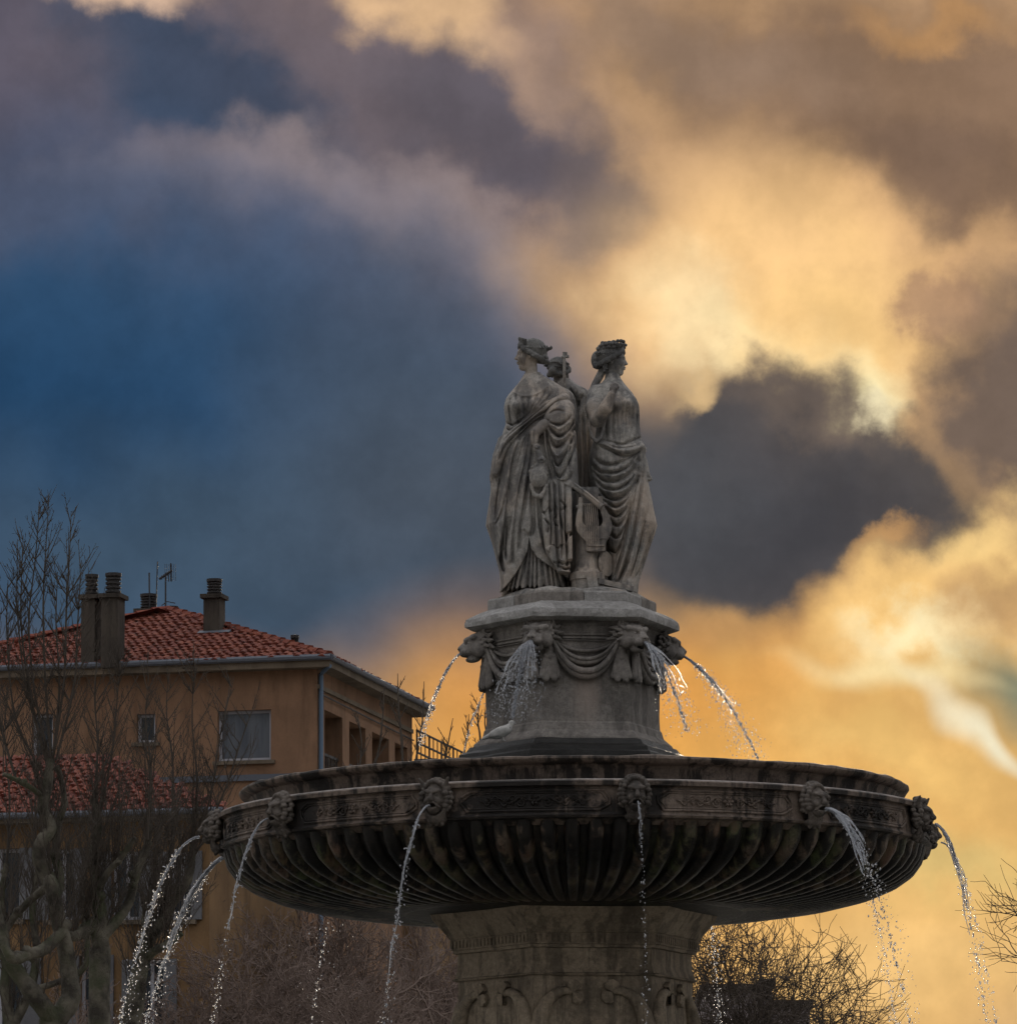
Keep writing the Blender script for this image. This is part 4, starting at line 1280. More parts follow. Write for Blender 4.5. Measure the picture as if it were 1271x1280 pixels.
# ---------------------------------------------------------------- far statue
def statue_c():
    Yc = 0.40
    st = empty('statue', (W(722, 735, Yc).x, Yc, ZPL))
    tag(st, 'stone woman with banded hair and thin staff, mostly hidden behind the other two figures', 'statue', 'three statues back to back on the pedestal')
    inv = st.location.copy()
    v = Vol((-0.45, -0.05, ZPL - .03), (0.60, 0.80, zat(470, Yc)), 0.0105)
    rows = [(474, 697, 712, .10), (482, 694, 722, .16), (488, 692, 734, .2), (496, 690, 741, .23), (510, 692, 744, .24), (530, 696, 744, .24), (555, 690, 750, .27), (600, 688, 757, .31), (650, 686, 762, .33), (700, 688, 762, .33), (742, 688, 762, .33)]
    d, cyy, ryy, cx, rx = loft_field(v, rows, Yc)
    C = Cloth(v, Yc - .24)
    for p in ([(712, 484), (718, 496), (724, 505)], [(720, 488), (722, 505), (718, 520)], [(728, 492), (722, 510), (720, 530)], [(722, 520), (724, 600), (722, 720)], [(728, 520), (731, 600), (730, 720)], [(717, 520), (717, 620), (714, 720)], [(735, 540), (738, 640), (738, 720)]):
        C.groove(p, 2.2, .05)
    v.f = apply_front(v, d, C, cyy, ryy, back_folds(v, cx, cyy, 22, .07, zat(490, Yc), 7.0))
    fig = link('figure', smooth_mesh(v.mesh('figure'), 1, .35), STONE, st); fig.location = -inv
    head_parts('cc', w3(699, 465, Yc + .02), R(152), R(0), .30, 'band', st, STONE)
    for o in st.children:
        if o.name.split('.')[0] in ('head', 'hair'): o.location = -inv
    mb = MB(); Y = Yc - .22
    mb.tube([w3(706, 520, Y), w3(705.2, 440, Y)], .017, 7); mb.tube([w3(701.5, 446.3, Y), w3(711, 445.3, Y)], .018, 7); mb.tube([w3(707.5, 446, Y), w3(707.5, 440, Y)], .014, 6)
    so = mb.build('staff', STONE, st, True); so.location = -inv


def statue_rock():
    """rough natural base the three figures stand on"""
    zr = zat(735.5, -.5)
    vv, ff = [], []; rng = random.Random(2); n_ = 42
    rings = [(0.86, ZPL - .01), (0.855, ZPL + .035), (0.80, ZPL + .06), (0.5, ZPL + .075), (0.02, ZPL + .08)]
    for j, (r_, z) in enumerate(rings):
        for i in range(n_):
            a = i * TAU / n_
            q = (a - (PH - R(30))) % (TAU / 6) - TAU / 12
            rr = r_ * math.cos(TAU / 12) / math.cos(q) * (1 + (rng.uniform(-.035, .0) if j else 0))
            vv.append(pol(rr, a, z + (rng.uniform(-.02, .015) if j else 0)))
    for j in range(len(rings) - 1):
        for i in range(n_): ff.append((j * n_ + i, j * n_ + (i + 1) % n_, (j + 1) * n_ + (i + 1) % n_, (j + 1) * n_ + i))
    link('rock_base', mesh_from(vv, ff, 'rock_base', True, R(40)), STONE, fountain)


statue_rock()
statue_a(); statue_b(); statue_c()

# ================================================================== lion heads, masks, garlands
def lion_mesh():
    v = Vol((-.24, -.36, -.24), (.24, .08, .22), .0062)
    E_ = lambda x, y, z, a, b, c, k=.02, cut=False: v.ell((x, y, z), (a, b, c), k, None, cut)
    E_(0, -.07, .02, .125, .15, .115)
    E_(0, -.185, -.035, .086, .100, .072, .04)
    E_(0, -.155, -.118, .066, .085, .040, .03)
    v.cap((0, -.12, .07), (0, -.25, .0), .045, .04, .03)
    E_(0, -.280, -.002, .044, .024, .024, .012)
    for s in (-1, 1):
        v.cap((s * .03, -.20, .075), (s * .105, -.13, .085), .026, .030, .02)
        E_(s * .062, -.215, .040, .030, .03, .017, .01, True)
        E_(s * .060, -.185, .038, .022, .02, .014, .006)
        E_(s * .05, -.235, -.045, .042, .05, .038, .02)
        E_(s * .10, -.10, -.05, .05, .07, .07, .03)
        E_(s * .125, -.02, .125, .035, .03, .045, .015); E_(s * .13, -.045, .125, .016, .02, .025, .008, True)
        E_(s * .018, -.295, -.012, .010, .012, .008, .004, True)
        v.cap((s * .03, -.26, -.06), (s * .028, -.262, -.095), .010, .006, .006)
    E_(0, -.235, -.095, .045, .07, .014, .008, True)
    E_(0, -.26, -.09, .022, .20, .024, .008, True)
    rng = random.Random(8)
    for ring in range(3):
        n_ = 15 + ring * 2
        for k in range(n_):
            a = k * TAU / n_ + ring * .2
            if math.sin(a) < -.8 and ring == 0: continue
            r0 = .105 + .03 * ring; y0 = -.085 + .05 * ring
            d_ = Vector((math.cos(a), 0, math.sin(a) * .95))
            p = Vector((0, y0, .01)) + d_ * r0
            q = p + d_ * .055 + Vector((rng.uniform(-.02, .02), .03, rng.uniform(-.03, .0)))
            v.cap(tuple(p), tuple(q), .026, .012, .008)
    return v.mesh('lion_head')


def face_mesh(kind, seed):
    v = Vol((-.22, -.24, -.27), (.22, .06, .25), .0062)
    E_ = lambda x, y, z, a, b, c, k=.02, cut=False: v.ell((x, y, z), (a, b, c), k, None, cut)
    rng = random.Random(seed)
    E_(0, -.04, .01, .10, .115, .145)
    E_(0, -.10, -.10, .055, .06, .05, .04)
    E_(0, -.125, .07, .075, .035, .03, .03)
    v.cap((0, -.15, .055), (0, -.188, -.01), .015, .026, .015)
    for s in (-1, 1):
        E_(s * .043, -.155, .035, .028, .022, .016, .012, True); E_(s * .042, -.130, .034, .022, .018, .013, .005)
        v.cap((s * .012, -.158, .06), (s * .075, -.125, .075), .014, .014, .015)
        E_(s * .055, -.115, -.025, .036, .04, .035, .025)
        E_(s * .015, -.175, -.018, .014, .014, .012, .008)
        v.cap((s * .01, -.165, -.045), (s * .07, -.12, -.085), .015, .010, .012)
    E_(0, -.15, -.072, .040, .075, .024, .008, True)
    v.cap((-.035, -.145, -.098), (.035, -.145, -.098), .012, .012, .008)
    n_ = 17
    for ring in range(2):
        for k in range(n_):
            a = R(-30) + k * R(240) / (n_ - 1)
            rr = .125 + .022 * ring
            E_(rr * math.cos(a), -.07 + .05 * ring + rng.uniform(-.015, .015), .01 + (rr + .035) * math.sin(a), .030 + rng.uniform(-.006, .008), .034, .028, .008)
    for k in range(12 if kind else 9):
        a = R(200) + k * R(140) / (11 if kind else 8)
        rr = .13 if kind else .115
        p = (rr * .9 * math.cos(a), -.06, -.02 + (rr + .03) * math.sin(a))
        v.cap(p, (p[0] * 1.1 + rng.uniform(-.015, .015), -.04, p[2] - .045), .024, .010, .008)
    if kind:
        v.cap((-.11, -.05, .12), (-.15, -.09, .20), .03, .012, .02); v.cap((.11, -.05, .12), (.15, -.09, .20), .03, .012, .02)
    E_(0, .0, -.20, .10, .07, .045, .03)
    for s in (-1, 0, 1): v.cap((s * .045, -.02, -.17), (s * .06, -.02, -.245), .028, .018, .01)
    return v.mesh('mask')


lm = lion_mesh(); lm.materials.append(M['pedestal'])
Z_LION = zat(791, -1.05)
for i in range(6):
    a = PH - R(30) + i * TAU / 6
    lo_ = link('lion_head', lm, None, fountain, pol(.92, a, Z_LION), a); lo_.rotation_euler = (R(9), 0, a); lo_.scale = (1.08, 1.0, 1.05)
fm = [face_mesh(0, 3), face_mesh(1, 5)]
for m_ in fm: m_.materials.append(M['mask'])
Z_MASK = zat(995, -3.75)
for i in range(12):
    a = PH + i * TAU / 12
    link('mask', fm[(i % 3 == 2) * 1], None, fountain, pol(3.73, a, Z_MASK), a)

# garlands, tassels and fillets on each face of the pedestal
def garland_mesh():
    mb = MB()
    for (sag, half, r0, y, z0) in ((.36, .355, .048, -.035, -.10), (.33, .35, .036, -.075, -.09), (.22, .33, .036, -.03, -.10), (.20, .32, .022, -.06, -.09), (.12, .34, .020, -.02, -.08)):
        pts, rad = [], []
        for k in range(25):
            t = k / 12 - 1
            pts.append((half * t, y - .02 * (1 - t * t), z0 - sag * (1 - abs(t) ** 2.3)))
            rad.append(r0 * (.55 + .45 * (1 - t * t)) * (1 + .05 * math.sin(k * 2.1)))
        mb.tube(pts, rad, 9)
    return mb.mesh('garland', True, R(70))


def tassel_mesh():
    v = Vol((-.16, -.16, -.34), (.16, .05, .14), .0075)
    v.cap((0, -.02, .10), (0, -.03, -.02), .05, .045, .03)
    for k in range(5):
        x = (k - 2) * .034
        v.cap((x * .6, -.035, 0), (x * 1.25, -.045 - .012 * (k % 2), -.22 - .03 * (k % 2)), .026, .032, .008)
    v.cap((-.05, -.05, -.015), (.05, -.05, -.015), .018, .018, .008)
    return v.mesh('tassel')


gme, tme = garland_mesh(), tassel_mesh()
gme.materials.append(M['pedestal']); tme.materials.append(M['pedestal'])
fil = MB(); fil.box((0, 0, 0), (.50, .03, .018)); fil.box((0, 0, -.034), (.47, .022, .022)); fil.box((0, 0, -.062), (.44, .016, .008))
fme = fil.mesh('fillet'); fme.materials.append(M['pedestal'])
apo = .935 * math.cos(R(30))
for f in range(6):
    a = PH + f * TAU / 6
    e1 = Vector((math.cos(a), math.sin(a), 0))
    zg = zat(790, -apo)
    link('garland', gme, None, fountain, pol(apo - .01, a, zg), a)
    for s in (-1, 1):
        link('tassel', tme, None, fountain, pol(apo + .0, a, zg - .25) + e1 * s * .375, a)
    for k_, z_ in enumerate((zat(793, -apo),)):
        link('fillet', fme, None, fountain, pol(apo + .008, a, z_), a)


# ================================================================== white pigeon on the pedestal foot
def pigeon():
    v = Vol((-.20, -.10, -.02), (.20, .10, .24), .0058)
    v.ell((0, 0, .085), (.115, .058, .06), .01, Matrix.Rotation(R(-24), 3, 'Y'))
    v.cap((.075, 0, .12), (.105, 0, .165), .040, .028, .03)
    v.ell((.115, 0, .185), (.032, .026, .027), .015)
    v.cap((.14, 0, .182), (.165, 0, .174), .008, .003, .005)
    v.cap((-.08, 0, .06), (-.19, 0, .018), .035, .014, .02)
    for s in (-1, 1):
        v.ell((-.035, s * .045, .085), (.105, .018, .040), .01, Matrix.Rotation(R(-22), 3, 'Y'))
        v.cap((.02, s * .022, .04), (.025, s * .022, .0), .008, .007, .005); v.cap((.025, s * .022, .0), (.05, s * .025, -.003), .006, .005, .004)
    n = NT('white_feathers'); c = n.mix(n.ramp(n.noise(18, 4), [(.4, 0.0), (.7, 1.0)]), (.50, .49, .47), (.30, .295, .29))
    m = n.finish(c, .8)
    z = zp1 - .005
    loc = W(626, 939, -1.10)
    o = link('pigeon', v.mesh('pigeon'), m, None, (loc.x, loc.y, z - .03), R(8))
    tag(o, 'small white pigeon perched on the sloping foot of the pedestal', 'pigeon')


pigeon()

# ================================================================== water jets
def water_material():
    n = NT('falling_water'); t = n.t
    n.b.inputs['Base Color'].default_value = (.95, .97, 1, 1); n.b.inputs['Transmission Weight'].default_value = 1.0
    n.b.inputs['IOR'].default_value = 1.33; n.b.inputs['Roughness'].default_value = .06
    d = t.nodes.new('ShaderNodeBsdfDiffuse'); d.inputs[0].default_value = (.86, .89, .97, 1)
    tr = t.nodes.new('ShaderNodeBsdfTranslucent'); tr.inputs[0].default_value = (.86, .89, .97, 1)
    m1 = t.nodes.new('ShaderNodeMixShader'); m1.inputs[0].default_value = .25
    t.links.new(d.outputs[0], m1.inputs[1]); t.links.new(tr.outputs[0], m1.inputs[2])
    m2 = t.nodes.new('ShaderNodeMixShader'); m2.inputs[0].default_value = .26
    t.links.new(n.b.outputs[0], m2.inputs[1]); t.links.new(m1.outputs[0], m2.inputs[2])
    t.links.new(m2.outputs[0], n.out.inputs[0])
    return n.m


WATER = water_material()
_ico = bmesh.new(); bmesh.ops.create_icosphere(_ico, subdivisions=1, radius=1.0)
ICO_V = np.array([v.co[:] for v in _ico.verts]); ICO_F = np.array([[l.index for l in f.verts] for f in _ico.faces]); _ico.free()


def drops_mesh(pos, rad, vel=None, rng=None):
    n_ = len(pos); pos = np.asarray(pos); rad = np.asarray(rad)
    st = 1 + rng.random(n_) * 1.0
    sc = np.stack([rad, rad, rad * st], 1)
    v = (ICO_V[None] * sc[:, None, :] * (1 + .25 * (rng.random((n_, len(ICO_V), 1)) - .5)) + pos[:, None, :]).reshape(-1, 3)
    f = (ICO_F[None] + (np.arange(n_) * len(ICO_V))[:, None, None]).reshape(-1, 3)
    return mesh_from(v, f, 'droplets', True)


def jet(a, r0, z0, vr, vz, t_break, t_end, rad, spread, n_drop, label, seed, group, fan=0.0, whisk=0, dmax=.013, name='water_jet', wob=.012):
    rng = np.random.default_rng(seed)
    out = np.array([math.sin(a), -math.cos(a), 0.0]); tan = np.array([math.cos(a), math.sin(a), 0.0])
    p0 = out * r0 + np.array([0, 0, z0]); v0 = out * vr + np.array([0, 0, vz]); g = np.array([0, 0, -9.81])
    def P(t, dv=0.0): return p0 + v0 * t + g * t * t / 2 + dv
    root = empty(name, tuple(p0)); tag(root, label, 'water jet', group)
    mb = MB()
    ns = max(8, int(t_break * 110))
    rad = rad * .62
    strands = 4 if fan == 0 else 9
    for s in range(strands):
        off = rng.normal(0, 1, 3) * (rad * .55); ph = rng.uniform(0, 6, 3)
        fv = (s / (strands - 1) - .5) * 2 * fan if fan else 0
        pts, rr = [], []
        tb = t_break * (1 if s == 0 else rng.uniform(.55, 1.0))
        for i in range(ns):
            t = tb * i / (ns - 1); k = t / t_break
            q = P(t) - p0 + off * (.35 + k) + tan * fv * t + wob * k * np.array([math.sin(31 * t + ph[0]) + .6 * math.sin(67 * t + ph[1]), math.sin(27 * t + ph[1]), .5 * math.sin(41 * t + ph[2])])
            pts.append(tuple(q)); rr.append(max(.003, rad * (.75 if s else 1) * (1 - .6 * k) * (1 + .45 * math.sin(55 * t + ph[2]) * k) * rng.uniform(.75, 1.25) * (1 if i < ns - 1 else .3)))
        mb.tube(pts, rr, 6)
    for w_ in range(whisk):
        t = t_break * rng.uniform(.3, 1.0); b = P(t) - p0 + rng.normal(0, 1, 3) * spread * t * .5 + tan * rng.uniform(-1, 1) * fan * t
        d1 = rng.normal(0, 1, 3) * .014; d2 = rng.normal(0, 1, 3) * .012 + np.array([0, 0, -.012])
        mb.tube([tuple(b), tuple(b + d1), tuple(b + d1 + d2)], [.0025, .005, .003], 4)
    mb.build('stream', WATER, root, True, R(80))
    n_drop = int(n_drop * 2.2)
    t = t_break * .25 + (t_end - t_break * .25) * rng.random(n_drop) ** .8
    bias = np.array([out * -.35])
    pos = (p0[None] + v0[None] * t[:, None] + g[None] * t[:, None] ** 2 / 2 - p0[None]
           + rng.normal(0, 1, (n_drop, 3)) * spread * t[:, None] * np.array([1, 1, .6]) + bias * (rng.random(n_drop) ** 2 * spread * 4 * t)[:, None]
           + tan[None] * (rng.uniform(-1, 1, n_drop) * fan * t)[:, None])
    rad_ = .0028 + .46 * dmax * rng.random(n_drop) ** 2.4
    # the main thread of falling drops
    thread = rng.random(n_drop) < .35
    n_th = thread.sum(); t[thread] = np.sort(t[thread]) + 0.0
    pos[thread] = (p0 + v0 * t[thread][:, None] + g * t[thread][:, None] ** 2 / 2 - p0) + rng.normal(0, .009, (thread.sum(), 3))
    rad_[thread] *= 1.35
    o = link('droplets', drops_mesh(pos, rad_, None, rng), WATER, root); o['kind'] = 'stuff'
    return root


zm_ = Z_MASK - .075
MJ = {  # bearing index: (speed, downward, t_break, radius, spread, drops, fan, whiskers, label)
    -3: (1.30, -.1, .50, .022, .07, 420, 0.0, 60, 'white ragged jet arcing from a basin mask in front of the plane trees'),
    -2: (1.05, -.2, .46, .014, .05, 160, 0.0, 6, 'thin bluish jet from the mask beside the far end of the basin, before the house'),
    -1: (1.75, -.2, .58, .017, .05, 220, 0.0, 10, 'long smooth jet falling in front of the dark fluted bowl'),
    0: (.60, -.1, .26, .012, .03, 90, 0.0, 0, 'weak trickle breaking into drops in front of the pillar'),
    1: (1.75, -.1, .36, .030, .10, 420, .28, 34, 'wide bluish sheet of water from a helmeted mask, breaking over the bowl'),
    2: (.80, -.2, .46, .022, .06, 260, 0.1, 18, 'dark twisting jet from the mask at the rim, against the yellow sky'),
    -4: (1.75, -.1, .52, .026, .10, 560, 0.1, 90, 'white bushy jet that comes out from behind the bowl before the trees'),
    3: (.9, -.1, .3, .014, .06, 140, 0.0, 0, None), 4: (1.0, -.1, .3, .014, .07, 240, 0.0, 0, None), 5: (1.1, -.1, .3, .014, .10, 300, 0.0, 0, None), 6: (1.2, -.1, .10, .006, .25, 260, 0.0, 0, None), 7: (1.3, -.1, .06, .005, .32, 130, 0.0, 0, None),
}
for i, (vr, vz, tb, rad, spr, nd, fan, wk, lab) in MJ.items():
    jet(PH + i * TAU / 12, 3.93, zm_, vr, vz, tb, .78, rad, spr, nd, lab or 'scattered drops falling from a far-side mask, seen under the bowl', 20 + i, 'water jets from the basin masks', fan, wk)
zl_ = Z_LION - .085
LJ = {
    -1: (1.22, -.85, .34, .016, .06, 150, 0.0, 14, 'straight jet from the lion in profile, beside the house eave'),
    0: (1.45, -.5, .30, .020, .22, 900, .75, 170, 'wide spray of water from the lion head above the pigeon'),
    1: (1.80, -.9, .27, .022, .16, 520, .70, 60, 'broken sheet of water from the lion head over the hanging tassel'),
    2: (2.15, -1.15, .24, .020, .30, 640, .55, 44, 'dark fan of drops from the lion against the orange sky'),
    4: (1.9, -.5, .40, .010, .05, 40, 0.0, 0, 'thin line of water from a hidden lion, behind the pedestal'),
}
for i, (vr, vz, tb, rad, spr, nd, fan, wk, lab) in LJ.items():
    a = PH - R(30) + i * TAU / 6
    jet(a, 1.18, zl_, vr, vz, tb, .37, rad, spr, nd, lab, 60 + i, 'water jets from the lion heads', fan, wk, .010)

# ================================================================== buildings
def plaster(name, base, dark, stain=.5):
    n = NT(name)
    c = n.mix(n.ramp(n.noise(.9, 6, .6), [(.35, 0.0), (.68, 1.0)]), base, dark)
    c = n.mix(n.math('MULTIPLY', n.ramp(n.noise(1.6, 6, .65, stretch=(1, 1, .18)), [(.5, 0.0), (.66, 1.0)]), stain), c, tuple(x * .45 for x in dark))
    c = n.mix(n.ramp(n.noise(30, 4), [(.35, 0.0), (.75, .22)]), c, tuple(x * .5 for x in dark))
    return n.finish(c, .9, n.bump(n.noise(45, 4), .35, .01))


M['ochre'] = plaster('ochre_plaster', (.28, .162, .098), (.19, .110, .067), .7)
M['ochre2'] = plaster('pale_ochre_plaster', (.24, .145, .070), (.15, .09, .046), .7)
M['chimney'] = plaster('sooty_render', (.085, .07, .057), (.045, .038, .032), .9)
M['eave'] = plaster('eave_concrete', (.19, .15, .11), (.12, .095, .07), .6)
M['pot'] = NT('sooty_metal').finish((.035, .032, .032), .7)
M['zinc'] = NT('zinc_gutter').finish((.10, .11, .135), .6, None, .4, .2)
M['pipe'] = NT('painted_pipe').finish((.10, .15, .22), .5)
M['frame'] = NT('window_frame').finish((.36, .36, .40), .6)
M['iron'] = NT('dark_iron').finish((.035, .035, .04), .55)
M['dark'] = NT('room_interior').finish((.03, .026, .024), .9)
_g = NT('window_glass'); M['glass'] = _g.finish((.018, .024, .032), _g.ramp(_g.noise(2.5, 3), [(.3, .10), (.7, .28)]), None, .5)
_g = NT('curtain_glass'); M['curtain'] = _g.finish(_g.mix(_g.ramp(_g.noise(5, 3, stretch=(1, 1, .1)), [(.4, 0.0), (.6, 1.0)]), (.06, .07, .09), (.10, .11, .13)), .25, None, .5)
_g = NT('clay_tile')
_c = _g.mix(_g.rnd(), (.125, .024, .016), (.065, .014, .011))
_c = _g.mix(_g.ramp(_g.noise(3.0, 6, .7), [(.38, 0.0), (.62, .9)]), _c, (.21, .062, .035))
_c = _g.mix(_g.ramp(_g.noise(5.2, 5, .7), [(.56, 0.0), (.66, .85)]), _c, (.035, .022, .019))
M['tile'] = _g.finish(_c, .85, _g.bump(_g.noise(40, 4), .3, .01))
M['shutter'] = plaster('grey_shutter', (.17, .17, .18), (.10, .10, .11), .5)
M['far'] = plaster('far_facade', (.24, .205, .205), (.17, .145, .15), .4)

BYAW = R(-11.5)
BX = Vector((math.cos(BYAW), math.sin(BYAW), 0)); BY = Vector((-math.sin(BYAW), math.cos(BYAW), 0))
CAMP = Vector((0, -CAM_D, CAM_Z))


def ray(u, v): return (CAM_R @ Vector(((u - 635.5) / FPX, (640.0 - v) / FPX, -1.0)))


class Frame:
    """a building's own axes: x along the street front, y into the depth"""
    def __init__(self, o): self.o = Vector(o)
    def front(self, u, v, y=0.0):
        d = ray(u, v); p0 = self.o + BY * y; t = (p0 - CAMP).dot(BY) / d.dot(BY); q = CAMP + d * t - self.o
        return q.dot(BX), q.z
    def side(self, u, v, x=0.0):
        d = ray(u, v); p0 = self.o + BX * x; t = (p0 - CAMP).dot(BX) / d.dot(BX); q = CAMP + d * t - self.o
        return q.dot(BY), q.z


def wall_plane(mb, u0, u1, z0, z1, holes, place, depth):
    """wall face with real openings and their reveals; place(a, z, d) -> point, d = depth into the wall"""
    us = sorted({u0, u1, *[h[0] for h in holes], *[h[1] for h in holes]}); zs = sorted({z0, z1, *[h[2] for h in holes], *[h[3] for h in holes]})
    for a, b in zip(us[:-1], us[1:]):
        for c, d in zip(zs[:-1], zs[1:]):
            mu, mz = (a + b) / 2, (c + d) / 2
            if any(h[0] < mu < h[1] and h[2] < mz < h[3] for h in holes): continue
            mb.add([place(a, c, 0), place(b, c, 0), place(b, d, 0), place(a, d, 0)], [(0, 1, 2, 3)])
    for (a, b, c, d) in holes:
        for p, q in (((a, c), (b, c)), ((b, c), (b, d)), ((b, d), (a, d)), ((a, d), (a, c))):
            mb.add([place(*p, 0), place(*q, 0), place(*q, depth), place(*p, depth)], [(0, 3, 2, 1)])


def tile_mesh():
    n_ = 6; vv, ff = [], []
    for j, (y, r_, z) in enumerate(((0, .094, .018), (.34, .076, .0))):
        for k in range(n_ + 1):
            a = math.pi * k / n_
            vv.append((-r_ * math.cos(a), y, z + r_ * .62 * math.sin(a)))
    for k in range(n_): ff.append((k, k + 1, n_ + 1 + k + 1, n_ + 1 + k))
    ff.append(tuple(range(n_, -1, -1)))
    me = mesh_from(vv, ff, 'roof_tile', True, R(60)); me.materials.append(M['tile']); return me


TILE = tile_mesh()
TV = np.array([v.co[:] for v in TILE.vertices]); TF = [tuple(p.vertices) for p in TILE.polygons]


def tile_slope(parent, origin, along, up, width_at, length, single_rows, wx=.195, step=.28):
    """rows of barrel tiles on a slope; along/up unit vectors of the slope plane"""
    nrm = along.cross(up).normalized(); rng = random.Random(5)
    Q = Matrix((along, up, nrm)).transposed()
    vv, ff = [], []; rows = int(length / step); n_single = 0
    for r_ in range(rows):
        s = r_ * step; x0, x1 = width_at(s)
        n_ = int((x1 - x0) / wx)
        for k in range(n_ + 1):
            x = x0 + (k + .5) * wx
            if x > x1: continue
            p = origin + along * (x + rng.uniform(-.02, .02)) + up * (s + rng.uniform(-.045, .045)) + nrm * (.012 + rng.uniform(0, .03))
            Qk = Q @ Matrix.Rotation(rng.uniform(-.07, .07), 3, 'Z') @ Matrix.Rotation(rng.uniform(-.03, .04), 3, 'X')
            if r_ < single_rows and n_single < 300:
                o = link('roof_tile', TILE, None, parent); o.matrix_basis = Matrix.Translation(p) @ Qk.to_4x4(); n_single += 1
            else:
                b = len(vv); vv += [tuple(Qk @ Vector(q) + p) for q in TV]; ff += [tuple(i + b for i in f) for f in TF]
    if vv:
        o = link('roof_tiles', mesh_from(vv, ff, 'roof_tiles', True, R(60)), M['tile'], parent); o['kind'] = 'stuff'


def chimney(parent, x, y, z0, z1, w, d, pots=1, pot_h=.55):
    mb = MB(); zb_ = z1 - pot_h
    mb.box((x, y, (z0 + zb_) / 2), (w, d, zb_ - z0))
    c = mb.build('chimney', M['chimney'], parent)
    mb = MB(); mb.box((x, y, zb_ + .05), (w + .14, d + .14, .10)); mb.build('cap', M['chimney'], c)
    mb = MB()
    r_ = min(w, d) * .45
    prof = [(r_ * .85, zb_ + .1)]
    zz = zb_ + .14
    for k in range(4):
        h = (pot_h - .22) / 4
        prof += [(r_ * .8, zz), (r_, zz + .01), (r_, zz + h * .55), (r_ * .8, zz + h * .6)]; zz += h
    prof += [(r_ * 1.05, zz), (r_ * 1.05, zz + .07), (.01, zz + .09)]
    mb.lathe(prof, 16, (x, y, 0)); mb.build('chimney_pot', M['pot'], c, True)
    return c


def window(parent, place, a, b, c, d, dep, mat, cols=1, rows=1, fw=.07, sill=True, rail=True):
    """frame and panes inside an opening"""
    root = None
    mb = MB()
    def bar(a0, a1, c0, c1):
        q = [place(a0, c0, dep), place(a1, c0, dep), place(a1, c1, dep), place(a0, c1, dep)]
        r_ = [place(a0, c0, dep - .06), place(a1, c0, dep - .06), place(a1, c1, dep - .06), place(a0, c1, dep - .06)]
        mb.add(r_ + q, [(0, 1, 2, 3), (0, 4, 5, 1), (1, 5, 6, 2), (2, 6, 7, 3), (3, 7, 4, 0)])
    bar(a, b, c, c + fw); bar(a, b, d - fw, d); bar(a, a + fw, c + fw, d - fw); bar(b - fw, b, c + fw, d - fw)
    for k in range(1, cols):
        m_ = a + (b - a) * k / cols; bar(m_ - fw / 2, m_ + fw / 2, c + fw, d - fw)
    root = mb.build('window', M['frame'], parent)
    mb = MB()
    mb.add([place(a, c, dep - .02), place(b, c, dep - .02), place(b, d, dep - .02), place(a, d, dep - .02)], [(0, 1, 2, 3)])
    mb.build('pane', mat, root)
    if sill:
        mb = MB(); q = [place(x_, z_, d_) for z_ in (c - .09, c - .004) for x_, d_ in ((a - .1, -.10), (b + .1, -.10), (b + .1, dep * .5), (a - .1, dep * .5))]
        mb.add(q, [(0, 3, 2, 1), (4, 5, 6, 7), (0, 1, 5, 4), (1, 2, 6, 5), (2, 3, 7, 6), (3, 0, 4, 7)]); mb.build('sill', M['eave'], root)
    return root


